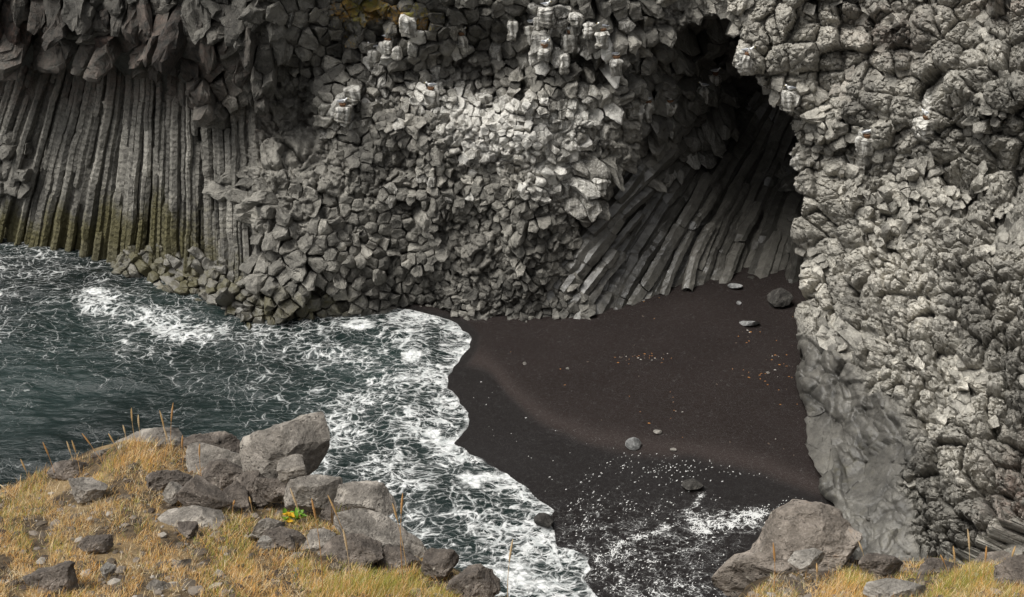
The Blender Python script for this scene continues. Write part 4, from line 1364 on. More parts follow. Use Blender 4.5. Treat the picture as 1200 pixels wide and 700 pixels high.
# ------------------------------------------------------------------ stones
def rock(name, outline, Y, thick, mat, seed, label, cat='boulder', cuts=13, rough=0.10, group=None, lean=0.0, N=64, M=90, smooth=False, squash=0.6, sharp=0.8):
    """a stone with a traced outline at its own distance, a real thickness, random fracture faces and a rough skin"""
    r_ = np.random.default_rng(seed)
    o = np.array(outline, float)
    c = o.mean(0)
    if Y < 10:
        o = c + (o - c) * np.array((1.10, 1.07))
    # outline radius as a function of angle, densified
    dense = []
    for i in range(len(o)):
        a, b = o[i], o[(i + 1) % len(o)]
        for t in np.linspace(0, 1, 24, endpoint=False):
            dense.append(a + (b - a) * t)
    dense = np.array(dense) - c
    ang = np.arctan2(dense[:, 1], dense[:, 0])
    R = np.linalg.norm(dense, axis=1)
    s = np.argsort(ang)
    th = np.arange(M) / M * 2 * np.pi - np.pi
    Rt = np.interp(th, ang[s], R[s], period=2 * np.pi)
    C = at_y(c[0], c[1], Y)
    sc = (Y * CP + (20 - C[2]) * SP) / FPX
    right_v = np.array([1, 0, 0])
    f = np.array([0, CP, -SP])
    up = np.array([0, SP, CP])
    ph = np.linspace(0, np.pi, N)
    V = []
    for p_ in ph:
        rr = np.sin(p_) ** sharp
        dep = np.cos(p_)
        dep = math.copysign(abs(dep) ** squash, dep)
        V.append(right_v[None] * (np.cos(th) * Rt * rr * sc)[:, None] - up[None] * (np.sin(th) * Rt * rr * sc)[:, None] - f[None] * (dep * thick))
    V = np.array(V).reshape(-1, 3)
    size = Rt.mean() * sc
    # fracture faces towards the viewer's side and above
    for k in range(cuts):
        n = -f * 1.0 + r_.normal(0, 0.62, 3)
        n /= np.linalg.norm(n)
        proj_ = V @ n
        lim = np.quantile(proj_, r_.uniform(0.70, 0.94))
        over = np.clip(proj_ - lim, 0, None)
        V = V - n[None] * (over * 0.94)[:, None]
    V = V + nvec(V / size * 1.1 + seed, seed) * size * rough * 0.5 + nvec(V / size * 3.0, seed + 3) * size * rough * 0.42 + nvec(V / size * 8.0, seed + 6) * size * rough * 0.3
    V = V + nvec(V / size * 18.0, seed + 8) * size * rough * 0.16
    u, v_ = V @ right_v, V @ up
    tu, tv = (o[:, 0] - c[0]) * sc, -(o[:, 1] - c[1]) * sc
    su, sv2 = (tu.max() - tu.min()) / (u.max() - u.min()), (tv.max() - tv.min()) / (v_.max() - v_.min())
    du = (tu.max() + tu.min()) / 2 - (u.max() + u.min()) / 2 * su
    dv_ = (tv.max() + tv.min()) / 2 - (v_.max() + v_.min()) / 2 * sv2
    V = (V @ f)[:, None] * f[None] + (u * su + du)[:, None] * right_v[None] + (v_ * sv2 + dv_)[:, None] * up[None]
    q = []
    for i in range(N - 1):
        for j in range(M):
            q.append((i * M + j, i * M + (j + 1) % M, (i + 1) * M + (j + 1) % M, (i + 1) * M + j))
    ob = make_mesh(name, V, q, None, None, smooth, [mat])
    ob.location = C
    tag(ob, label, cat, group)
    return ob


# big stones at the rim and in the grass: outline, distance, half thickness, material, seed, label
rock('boulder', [(283, 562), (280, 545), (290, 528), (310, 510), (336, 494), (363, 488), (370, 496), (375, 520), (380, 545), (374, 568), (350, 580), (305, 578)], 8.25, 0.26, ROCK_A, 1, 'largest grey boulder on the rim, tall with a flat sloping top beside the water', cuts=18, rough=0.07)
rock('boulder', [(118, 530), (122, 514), (140, 505), (165, 503), (190, 506), (206, 518), (212, 535), (190, 548), (140, 548)], 9.35, 0.25, ROCK_A, 2, 'rounded boulder on the rim behind the highest tuft of dry grass', rough=0.10)
rock('boulder', [(216, 530), (232, 515), (250, 508), (268, 514), (280, 524), (278, 540), (240, 542), (220, 540)], 9.2, 0.18, ROCK_B, 3, 'jagged dark low rock on the rim between the rounded boulder and the largest boulder', rough=0.16)
rock('boulder', [(212, 540), (222, 528), (248, 522), (270, 530), (290, 540), (288, 565), (268, 580), (240, 568), (222, 555)], 8.75, 0.22, ROCK_A, 4, 'broad sloping grey boulder against the left flank of the largest boulder', rough=0.08)
rock('boulder', [(205, 590), (215, 575), (228, 560), (242, 566), (262, 580), (270, 600), (240, 604), (212, 600)], 7.75, 0.16, ROCK_B, 5, 'dark wedge shaped rock standing above the flat slab', cuts=8, rough=0.06)
rock('stone', [(186, 606), (192, 598), (220, 595), (250, 600), (262, 612), (258, 622), (230, 620), (200, 616)], 7.45, 0.15, ROCK_A, 6, 'flat pale topped slab lying in the grass below the wedge rock', 'stone', cuts=8, rough=0.06)
rock('boulder', [(258, 596), (262, 575), (276, 566), (290, 575), (296, 595), (282, 606), (266, 606)], 8.0, 0.14, ROCK_B, 7, 'dark pitted rock wedged under the left foot of the largest boulder', rough=0.12)
rock('stone', [(325, 562), (330, 548), (344, 536), (356, 534), (358, 546), (342, 558), (332, 566)], 7.95, 0.08, ROCK_A, 8, 'narrow tilted stone leaning on the front of the largest boulder', 'stone', rough=0.08)
rock('boulder', [(300, 585), (296, 572), (312, 562), (335, 560), (350, 568), (345, 582), (322, 590)], 8.0, 0.14, ROCK_B, 9, 'lumpy dark rock below the narrow tilted stone', rough=0.15)
rock('boulder', [(332, 582), (345, 566), (370, 560), (393, 564), (398, 586), (390, 602), (360, 606), (336, 596)], 7.8, 0.17, ROCK_A, 10, 'low boulder with a pale flat top and dark front, right of the yellow leaved plant', cuts=18, rough=0.06)
rock('boulder', [(392, 598), (394, 572), (415, 567), (445, 568), (456, 582), (461, 600), (440, 606), (410, 606)], 7.75, 0.18, ROCK_A, 11, 'flat cracked boulder on the rim with brown stems before it', rough=0.09)
rock('boulder', [(392, 620), (405, 608), (430, 600), (456, 604), (470, 622), (494, 648), (490, 658), (450, 656), (424, 652), (404, 640)], 7.15, 0.19, ROCK_A, 12, 'long sloping boulder above the surf, dark on its lower side', cuts=18, rough=0.07)
rock('boulder', [(372, 650), (385, 634), (410, 628), (430, 636), (446, 652), (444, 672), (415, 672), (385, 668)], 6.85, 0.15, ROCK_B, 13, 'brown lumpy rock half sunk in grass below the long sloping boulder', rough=0.13)
rock('boulder', [(494, 668), (500, 652), (520, 645), (533, 652), (536, 668), (530, 684), (504, 686)], 6.75, 0.13, ROCK_B, 14, 'upright dark brown rock at the end of the grassy rim', rough=0.12)
rock('boulder', [(525, 690), (532, 672), (556, 665), (578, 670), (584, 686), (576, 704), (540, 708)], 6.4, 0.15, ROCK_B, 15, 'knobbly dark rock at the very tip of the rim beside the surf', rough=0.15)
rock('stone', [(304, 636), (312, 624), (330, 619), (346, 624), (356, 636), (340, 647), (316, 646)], 7.0, 0.12, ROCK_B, 16, 'dark angular stone directly below the yellow leaved plant', 'stone', rough=0.12)
rock('stone', [(290, 622), (296, 612), (312, 608), (330, 612), (328, 626), (306, 634)], 7.1, 0.10, ROCK_A, 17, 'grey stone buried in grass left of the dark angular stone', 'stone', rough=0.12)
rock('boulder', [(28, 684), (36, 668), (62, 660), (82, 668), (88, 684), (70, 700), (38, 704)], 6.0, 0.13, ROCK_B, 18, 'dark brown lumpy rock low in the grass nearest the camera', rough=0.14)
rock('boulder', [(52, 552), (58, 543), (80, 540), (104, 546), (108, 558), (80, 562), (60, 562)], 8.75, 0.14, ROCK_B, 19, 'flat dark rock at the grass edge left of the rounded boulder', rough=0.13)
rock('stone', [(80, 578), (90, 568), (112, 562), (122, 572), (115, 588), (90, 590)], 8.0, 0.12, ROCK_A, 20, 'grey stone in thick dry grass on the left of the slope', 'stone', rough=0.1)
rock('stone', [(192, 578), (198, 566), (212, 566), (216, 580), (206, 590), (194, 588)], 7.9, 0.09, ROCK_A, 22, 'small stone tucked under the overhanging turf beside the wedge rock', 'stone', rough=0.1)
rock('stone', [(298, 650), (302, 630), (316, 628), (324, 642), (316, 654)], 6.95, 0.07, ROCK_C, 23, 'small pale topped stone standing in grass below the dark angular stone', 'stone', rough=0.1)
rock('stone', [(208, 628), (214, 612), (226, 612), (230, 626), (220, 634)], 7.15, 0.06, ROCK_B, 24, 'small brown stone leaning under the edge of the flat slab', 'stone', rough=0.12)
rock('stone', [(118, 668), (124, 660), (134, 664), (132, 676), (122, 678)], 6.25, 0.04, ROCK_C, 26, 'small whitish stone in the grass right of the dark lumpy rock', 'stone', rough=0.1)
rock('stone', [(170, 690), (182, 680), (196, 684), (200, 694), (184, 700)], 5.95, 0.06, ROCK_A, 27, 'rounded grey stone on the bottom edge of the grass', 'stone', rough=0.1)
rock('stone', [(90, 642), (100, 630), (122, 628), (128, 640), (110, 650)], 6.75, 0.08, ROCK_B, 29, 'dark stone half hidden in grass in the middle of the left slope', 'stone', rough=0.14)
rock('stone', [(196, 664), (204, 656), (220, 656), (222, 668), (206, 672)], 6.4, 0.05, ROCK_A, 37, 'grey stone among short grass near the rounded bottom stone', 'stone', rough=0.12)
rock('boulder', [(268, 575), (276, 556), (300, 550), (322, 560), (326, 582), (300, 594), (276, 590)], 8.15, 0.16, ROCK_B, 60, 'dark crumbling rock filling the gap under the largest boulder', rough=0.16)
rock('boulder', [(236, 560), (244, 544), (262, 540), (284, 552), (282, 576), (258, 584)], 8.5, 0.16, ROCK_B, 61, 'brown rock crowded between the broad sloping boulder and the wedge rock', rough=0.12)
rock('boulder', [(375, 606), (380, 590), (402, 586), (424, 592), (430, 608), (408, 618), (384, 616)], 7.75, 0.14, ROCK_B, 62, 'dark rock between the flat cracked boulder and the long sloping boulder', rough=0.13)
rock('boulder', [(440, 654), (452, 640), (474, 642), (492, 656), (488, 674), (462, 678), (444, 670)], 6.9, 0.14, ROCK_B, 63, 'brown rock in the grass right of the half sunk lumpy rock', rough=0.13)
rock('stone', [(346, 640), (352, 626), (374, 622), (390, 630), (386, 644), (364, 648)], 7.0, 0.12, ROCK_A, 64, 'grey brown stone left of the half sunk lumpy rock', 'stone', rough=0.12)
rock('stone', [(318, 640), (324, 630), (338, 628), (346, 638), (338, 646)], 6.95, 0.07, ROCK_B, 65, 'dark little stone under the dark angular stone', 'stone', rough=0.14)
rock('boulder', [(104, 546), (110, 530), (124, 526), (136, 536), (132, 552), (114, 556)], 9.0, 0.13, ROCK_A, 66, 'grey rock at the left foot of the rounded boulder', rough=0.12)
rock('stone', [(180, 586), (168, 572), (178, 556), (198, 552), (222, 556), (228, 570), (206, 578)], 8.15, 0.12, ROCK_B, 67, 'dark brown earth clod under the overhanging turf', 'stone', rough=0.2)
# right foreground
rock('boulder', [(846, 690), (858, 668), (880, 652), (893, 630), (900, 604), (918, 593), (940, 598), (960, 612), (985, 618), (1006, 640), (1010, 668), (1000, 705), (930, 722), (860, 716)], 7.35, 0.42, ROCK_D, 30, 'great weathered brown boulder on the right rim above the wet sand', cuts=18, rough=0.11)
rock('stone', [(928, 660), (936, 648), (954, 644), (968, 652), (966, 664), (944, 668)], 6.75, 0.09, ROCK_C, 31, 'small ochre stone resting on the great weathered boulder', 'stone', rough=0.07)
rock('stone', [(1018, 700), (1022, 686), (1040, 680), (1060, 684), (1088, 692), (1080, 706), (1040, 708)], 6.2, 0.11, ROCK_C, 32, 'flat pale stone at the bottom edge right of the great boulder', 'stone', rough=0.08)
rock('boulder', [(1178, 690), (1176, 664), (1196, 652), (1230, 654), (1240, 690), (1210, 706)], 6.4, 0.18, ROCK_B, 33, 'dark rock cut by the right edge of the view', rough=0.12)
rock('stone', [(1010, 662), (1020, 650), (1045, 652), (1060, 662), (1050, 676), (1020, 674)], 7.1, 0.12, ROCK_B, 34, 'red brown stone just right of the great weathered boulder', 'stone', rough=0.14)
rock('stone', [(1078, 672), (1086, 658), (1110, 656), (1128, 666), (1120, 680), (1090, 682)], 7.0, 0.12, ROCK_B, 35, 'brown stone in grass in the middle of the right rim', 'stone', rough=0.14)
rock('stone', [(1140, 662), (1150, 650), (1172, 648), (1184, 660), (1170, 672), (1146, 672)], 7.3, 0.12, ROCK_D, 38, 'orange stained stone at the foot of the right cliff', 'stone', rough=0.13)


def beach_rock(px, py, w, h, mat, seed, label, thick=0.5, name='stone', cat='stone', rough=0.08):
    P = shore_px_fix(np.array([px * 1.0]), np.array([py + h * 0.35]))[0]
    r_ = np.random.default_rng(seed)
    o = []
    for k in range(9):
        a = k / 9 * 2 * math.pi
        o.append((px + math.cos(a) * w / 2 * r_.uniform(0.85, 1.08), py + math.sin(a) * h / 2 * r_.uniform(0.85, 1.1)))
    sc = (P[1] * CP + (20 - P[2]) * SP) / FPX
    return rock(name, o, P[1], w * sc * thick, mat, seed, label, cat, 6, rough, N=20, M=26)


beach_rock(742, 520, 20, 16, ROCK_W, 40, 'pale square boulder alone on the sand at the wet line', name='boulder', cat='boulder', rough=0.06)
beach_rock(914, 350, 28, 24, ROCK_K, 41, 'dark round boulder on the sand at the cave mouth', name='boulder', cat='boulder')
beach_rock(861, 335, 18, 7, ROCK_W, 42, 'flat grey stone at the back of the cave floor')
beach_rock(879, 379, 24, 7, ROCK_W, 43, 'long flat pale stone on the dry sand below the dark boulder')
beach_rock(771, 506, 11, 5, ROCK_C, 44, 'small white stone up the beach from the pale square boulder')
beach_rock(789, 527, 8, 4, ROCK_C, 45, 'tiny white stone at the wet line right of the pale square boulder')
beach_rock(811, 568, 24, 13, ROCK_K, 46, 'triangular grey stone in the wash trailing lines of foam')
beach_rock(637, 611, 24, 18, ROCK_K, 47, 'dark rounded rock ringed by foam at the edge of the surf', thick=0.8, name='boulder', cat='boulder')
beach_rock(866, 355, 6, 5, ROCK_W, 48, 'small grey stone on the cave floor left of the dark boulder')
beach_rock(615, 426, 5, 4, ROCK_C, 49, 'lone white pebble high on the dry sand')
beach_rock(665, 432, 4, 3, ROCK_C, 50, 'lone grey pebble right of the white pebble on dry sand')
beach_rock(900, 437, 5, 3, ROCK_C, 51, 'small white pebble near the foot of the right cliff')

# strand line bits on the dry sand
def strand():
    r_ = np.random.default_rng(5)
    pts = []
    for cx0, cy0, sx, sy, n in ((745, 420, 14, 3, 18), (775, 418, 10, 3, 12), (910, 424, 14, 6, 14), (880, 393, 8, 8, 8), (890, 440, 20, 6, 14), (785, 475, 8, 10, 6), (930, 520, 20, 10, 5), (800, 400, 120, 50, 26), (760, 460, 120, 50, 18), (930, 470, 12, 40, 6)):
        pts.append(np.stack([r_.normal(cx0, sx, n), r_.normal(cy0, sy, n)], 1))
    p = np.concatenate(pts)
    wl_ = np.interp(p[:, 0], [q[0] for q in WETLINE], [q[1] for q in WETLINE])
    p = p[(p[:, 1] < wl_ - 8) & (p[:, 1] > 345)]
    P = shore_px_fix(p[:, 0], p[:, 1])
    V, Q, ca = [], [], []
    for k, c in enumerate(P):
        a = r_.uniform(0, 6.28)
        l, w = r_.uniform(0.02, 0.06), r_.uniform(0.008, 0.02)
        e = np.array([math.cos(a), math.sin(a), 0])
        g = np.array([-math.sin(a), math.cos(a), 0])
        z = beach_z(c[0:1], c[1:2])[0]
        c = np.array([c[0], c[1], z])
        b = len(V)
        up = np.array([0, 0, r_.uniform(0.015, 0.035)])
        V += [c - e * l, c - g * w, c + e * l, c + g * w, c - e * l * 0.5 + up, c + e * l * 0.5 + up]
        Q += [(b, b + 1, b + 4), (b + 1, b + 5, b + 4), (b + 1, b + 2, b + 5), (b + 2, b + 3, b + 5), (b + 3, b + 4, b + 5), (b + 3, b, b + 4)]
        col = [(0.34, 0.16, 0.05), (0.24, 0.12, 0.05), (0.42, 0.40, 0.36), (0.12, 0.09, 0.07)][r_.choice(4, p=[0.3, 0.25, 0.2, 0.25])]
        ca += [(*col, 1)] * 6
    return V, Q, ca


sv_, sq_, sc_ = strand()
so = make_mesh('debris', sv_, None, sq_, {'ca': np.array(sc_)}, False, [attr_material('strand_bits', 0.8)])
tag(so, 'orange and pale scraps of dry weed strewn over the dry sand', 'debris', kind='stuff')


# ------------------------------------------------------------------ grass
def blades(px, py, hgt, wid, col, seed, lean=(0.35, 0.05), spread=1.0, lift=-0.01):
    r_ = np.random.default_rng(seed)
    n = len(px)
    B = fg_pt(px, py, lift)
    a = r_.uniform(0, 2 * np.pi, n)
    ln = np.abs(r_.normal(0, spread, n))
    dirx = np.cos(a) * ln + lean[0]
    diry = np.sin(a) * ln + lean[1]
    L = hgt
    fa = r_.uniform(0, np.pi, n)
    wx_, wy_ = np.cos(fa) * wid * 0.5, np.sin(fa) * wid * 0.5 * 0.6
    ts = (0.0, 0.4, 0.75, 1.0)
    ws = (1.0, 0.85, 0.55, 0.06)
    V = np.empty((n, 8, 3))
    nrm_ = 1 / np.sqrt(1 + dirx ** 2 + diry ** 2)
    for k, (t, w) in enumerate(zip(ts, ws)):
        cx_ = B[:, 0] + dirx * L * nrm_ * t ** 1.5
        cy_ = B[:, 1] + diry * L * nrm_ * t ** 1.5
        cz_ = B[:, 2] + L * nrm_ * (t - 0.22 * ln * t * t)
        V[:, 2 * k] = np.stack([cx_ - wx_ * w, cy_ - wy_ * w, cz_], 1)
        V[:, 2 * k + 1] = np.stack([cx_ + wx_ * w, cy_ + wy_ * w, cz_], 1)
    b = np.arange(n)[:, None] * 8
    Q = np.concatenate([np.concatenate([b + 2 * k, b + 2 * k + 1, b + 2 * k + 3, b + 2 * k + 2], 1) for k in range(3)])
    ca = np.repeat(np.concatenate([col, np.ones((n, 1))], 1), 8, 0)
    return V.reshape(-1, 3), Q, ca


def grass():
    r_ = np.random.default_rng(101)
    N = 780000
    px = r_.uniform(-520, 1720, N)
    rimy = np.interp(px, RX, RY)
    py = rimy + 2 + (735 - rimy) * r_.random(N)
    k = py < 738
    left = px < 620
    den = np.where(left, 0.75, 0.55)
    cl = fbm(p3(px, py, 22, 1), 7, 3)
    den = den * sstep(-0.48, 0.20, cl)
    # bare ground around the stones
    den *= 1 - blobs([(300, 555, 90, 50, 1.0), (260, 590, 50, 25, 0.9), (370, 590, 70, 26, 1.0), (440, 630, 60, 30, 0.8), (520, 670, 40, 24, 0.7), (340, 620, 40, 12, 0.6), (60, 680, 26, 14, 0.5), (90, 580, 30, 12, 0.4), (930, 650, 80, 50, 1.0), (220, 605, 40, 14, 0.9),
                      (1050, 690, 50, 12, 0.7), (1040, 662, 40, 14, 0.7), (240, 690, 40, 14, 0.5)], px, py)
    den += blobs([(180, 535, 40, 18, 0.6), (990, 690, 26, 22, 0.5), (450, 690, 90, 20, 0.4), (300, 660, 70, 30, 0.3), (1130, 690, 60, 18, 0.4)], px, py)
    k &= r_.random(N) < den * 0.8
    px, py = px[k], py[k]
    n = len(px)
    tall = blobs([(170, 535, 60, 26, 1), (40, 560, 80, 24, 0.6), (450, 690, 100, 24, 0.8), (990, 690, 40, 24, 0.7), (1130, 690, 90, 24, 0.6), (230, 560, 26, 18, 0.5)], px, py)
    h = (0.03 + 0.075 * r_.random(n) ** 1.4) * (1 + 0.8 * tall)
    w = 0.0020 + 0.0026 * r_.random(n)
    pal = np.array([(0.66, 0.45, 0.20), (0.76, 0.59, 0.36), (0.58, 0.33, 0.10), (0.33, 0.18, 0.065), (0.26, 0.27, 0.05), (0.66, 0.34, 0.08), (0.14, 0.085, 0.04)])
    gr = blobs([(480, 690, 70, 18, 0.35), (180, 560, 40, 16, 0.1), (1100, 690, 100, 20, 0.2)], px, py) + 0.34 * sstep(0.05, 0.4, fbm(p3(px, py, 40, 6), 17, 2))
    u = r_.random(n)
    idx = r_.choice(7, n, p=[0.26, 0.22, 0.18, 0.12, 0.06, 0.08, 0.08])
    idx = np.where(u < gr, 4, idx)
    col = np.minimum(pal[idx] * r_.uniform(0.9, 1.35, (n, 1)), 0.9)
    return blades(px, py, h, w, col, 55)


gv, gq, gc = grass()


def litter():
    r_ = np.random.default_rng(303)
    N = 250000
    px = r_.uniform(-520, 1720, N)
    rimy = np.interp(px, RX, RY)
    py = rimy + 2 + (735 - rimy) * r_.random(N)
    k = (py < 738) & (r_.random(N) < 0.18 + 0.55 * fbm(p3(px, py, 16, 2), 27, 3)) & (r_.random(N) < 1 - blobs([(300, 565, 70, 30, 0.9), (390, 590, 60, 26, 0.9), (930, 650, 60, 40, 1)], px, py))
    px, py = px[k], py[k]
    n = len(px)
    pal = np.array([(0.70, 0.54, 0.31), (0.82, 0.70, 0.50), (0.56, 0.36, 0.15), (0.24, 0.14, 0.06), (0.20, 0.24, 0.06), (0.10, 0.07, 0.04)])
    col = pal[r_.choice(6, n, p=[0.28, 0.22, 0.18, 0.14, 0.08, 0.10])] * r_.uniform(0.75, 1.15, (n, 1))
    return blades(px, py, 0.03 + 0.07 * r_.random(n), 0.002 + 0.003 * r_.random(n), col, 57, (0.0, 0.0), 2.6, 0.004)


lv, lq, lc = litter()
gq = np.concatenate([gq, lq + len(gv)])
gv = np.concatenate([gv, lv])
gc = np.concatenate([gc, lc])
go = make_mesh('grass', gv, gq, None, {'ca': gc}, False, [GRASS])
tag(go, 'golden dry grass and short turf covering the rim slope', 'grass', kind='stuff')


def gravel():
    r_ = np.random.default_rng(202)
    N = 7000
    px = r_.uniform(-40, 1240, N)
    rimy = np.interp(px, RX, RY)
    py = rimy + 3 + (730 - rimy) * r_.random(N)
    den = 0.28 + blobs([(300, 580, 90, 40, 0.8), (250, 610, 60, 20, 0.7), (380, 610, 60, 30, 0.7), (480, 660, 70, 30, 0.6), (100, 600, 60, 40, 0.35), (200, 680, 90, 30, 0.5), (1050, 680, 90, 24, 0.7), (930, 680, 60, 40, 0.5)], px, py)
    k = (py < 735) & (r_.random(N) < den)
    px, py = px[k], py[k]
    P = fg_pt(px, py, 0.004)
    n = len(P)
    sz = 0.008 + 0.036 * r_.random(n) ** 2.4
    ico = [(0, 0, 1), (0, 0, -0.6)] + [(math.cos(a * 1.2566), math.sin(a * 1.2566), 0.42) for a in range(5)] + [(math.cos(a * 1.2566 + 0.628), math.sin(a * 1.2566 + 0.628), -0.4) for a in range(5)]
    ico = np.array(ico)
    V = ico[None] * r_.uniform(0.7, 1.3, (n, 12, 3)) * sz[:, None, None] * np.array([1.3, 1.0, 0.7])
    a = r_.uniform(0, 6.28, n)
    x = V[..., 0] * np.cos(a)[:, None] - V[..., 1] * np.sin(a)[:, None]
    y = V[..., 0] * np.sin(a)[:, None] + V[..., 1] * np.cos(a)[:, None]
    V = np.stack([x, y, V[..., 2]], -1) + P[:, None]
    f = []
    for i in range(5):
        j = (i + 1) % 5
        f += [(0, 2 + i, 2 + j), (2 + i, 7 + i, 2 + j), (7 + i, 7 + j, 2 + j), (1, 7 + j, 7 + i)]
    f = np.array(f)
    T = (f[None] + (np.arange(n) * 12)[:, None, None]).reshape(-1, 3)
    c = np.array([(0.10, 0.08, 0.06), (0.20, 0.17, 0.14), (0.33, 0.30, 0.26), (0.06, 0.045, 0.035)])[r_.choice(4, n, p=[0.4, 0.3, 0.1, 0.2])]
    return V.reshape(-1, 3), T, np.repeat(np.concatenate([c, np.ones((n, 1))], 1), 12, 0)


qv, qt, qc = gravel()
gvo = make_mesh('gravel', qv, None, qt, {'ca': qc}, False, [attr_material('gravel', 0.95, 0, 0.5, 120)])
tag(gvo, 'small brown and grey stones strewn between the grass', 'gravel', kind='stuff')

# tall seeding stalks: a stem and a seed head each
STALK = attr_material('straw', 0.7, 0.15)


def stalk(px, py, ptop_x, ptop_y, label, col=(0.46, 0.27, 0.10), Y=None, group='tall seeding grass stalks on the rim', head=0.32):
    if Y is None:
        B = fg_pt(np.array([px * 1.0]), np.array([py * 1.0]))[0]
    else:
        B = at_y(px, py, Y)
    T = at_y(ptop_x, ptop_y, B[1] + 0.02)
    root = bpy.data.objects.new('grass_stalk', None)
    COL.objects.link(root)
    root.location = B
    root.empty_display_size = 0.05
    tag(root, label, 'grass stalk', group)
    d = T - B
    bend = np.array([0.10 * abs(d[2]) * (1 if d[0] >= 0 else -1), 0, 0])

    def tube(name, t0, t1, rf, nseg):
        V, Q = [], []
        for i in range(nseg + 1):
            t = t0 + (t1 - t0) * i / nseg
            c = d * t + bend * (t * t - t)
            r = rf((t - t0) / (t1 - t0))
            for k in range(6):
                a = k / 6 * 2 * math.pi
                V.append(c + np.array([math.cos(a) * r, math.sin(a) * r, 0]))
        for i in range(nseg):
            for k in range(6):
                Q.append((i * 6 + k, i * 6 + (k + 1) % 6, (i + 1) * 6 + (k + 1) % 6, (i + 1) * 6 + k))
        n = len(V)
        cc = np.tile((*col, 1), (n, 1))
        return make_mesh(name, V, Q, None, {'ca': cc}, True, [STALK], root)

    tube('stem', 0, 1 - head, lambda u: 0.0032 - 0.0012 * u, 8)
    tube('seed_head', 1 - head, 1.0, lambda u: 0.002 + 0.0062 * math.sin(math.pi * min(1, u * 0.9 + 0.1)) ** 0.8 * (1 + 0.25 * math.sin(u * 40)), 14)
    return root


STALKS = [
    (160, 525, 154, 478, 'left stalk of the upright pair above the rounded boulder'),
    (168, 530, 162, 486, 'short hooked stalk beside the upright pair above the rounded boulder'),
    (201, 535, 203, 472, 'tallest upright seed stalk right of the rounded boulder'),
    (198, 540, 187, 481, 'thin stalk leaning left against the tallest upright stalk'),
    (203, 545, 191, 499, 'bent golden stalk lower than the tallest upright stalk'),
    (215, 552, 214, 510, 'single stalk standing before the jagged dark low rock'),
    (143, 540, 127, 508, 'golden stalk leaning left over the top of the rounded boulder'),
    (150, 530, 144, 498, 'short tan stalk just left of the upright pair'),
    (122, 545, 96, 508, 'long stalk arching left over the dark water'),
    (94, 555, 84, 516, 'straight pale stalk above the flat dark rock'),
    (88, 555, 78, 517, 'second pale stalk close beside the straight pale one'),
    (66, 562, 50, 518, 'orange tipped stalk leaning left against the water'),
    (38, 575, 24, 538, 'orange tipped stalk low at the left grass edge'),
    (20, 585, 0, 568, 'nearly flat stalk pointing out at the left edge'),
    (237, 565, 234, 520, 'slim stalk in front of the broad sloping boulder'),
    (310, 585, 306, 545, 'tan stalk in front of the dark side of the largest boulder'),
    (338, 588, 336, 540, 'tan stalk beside the narrow tilted stone'),
    (272, 606, 275, 586, 'short curled stalk under the dark pitted rock'),
    (296, 604, 292, 582, 'short curled pale stalk in front of the lumpy dark rock'),
    (372, 690, 340, 572, 'very long pale stalk curving left past the yellow leaved plant'),
    (378, 700, 365, 584, 'long straw stalk rising from the bottom edge before the low boulder'),
    (410, 650, 384, 580, 'golden stalk leaning left beside the brown stems'),
    (410, 690, 402, 620, 'dark gold stalk before the long sloping boulder'),
    (474, 690, 472, 578, 'tallest straight stalk standing against the foam'),
    (478, 680, 460, 590, 'stalk leaning left beside the tallest straight stalk against the foam'),
    (595, 705, 601, 632, 'thin red stalk standing against the white surf'),
    (906, 702, 906, 636, 'upright orange stalk in front of the great weathered boulder'),
    (956, 690, 957, 660, 'short stalk in front of the small ochre stone'),
    (1018, 668, 1006, 634, 'green gold stalk leaning left right of the great boulder'),
    (1112, 680, 1102, 650, 'thick straw stalk leaning left in the middle of the right rim'),
    (1118, 690, 1117, 640, 'thin upright stalk beside the thick straw stalk'),
    (1134, 690, 1134, 620, 'tallest stalk of the right rim, straight and thin'),
    (1148, 690, 1156, 640, 'orange stalk leaning right near the right edge'),
    (1180, 680, 1190, 640, 'bent orange stalk before the dark rock at the right edge')]
for i, (a, b, c, d_, l) in enumerate(STALKS):
    hue = [(0.56, 0.37, 0.17), (0.62, 0.47, 0.28), (0.50, 0.28, 0.11)][i % 3]
    stalk(a, b, c, d_, l, hue, head=0.2 if abs(b - d_) > 80 else 0.34)


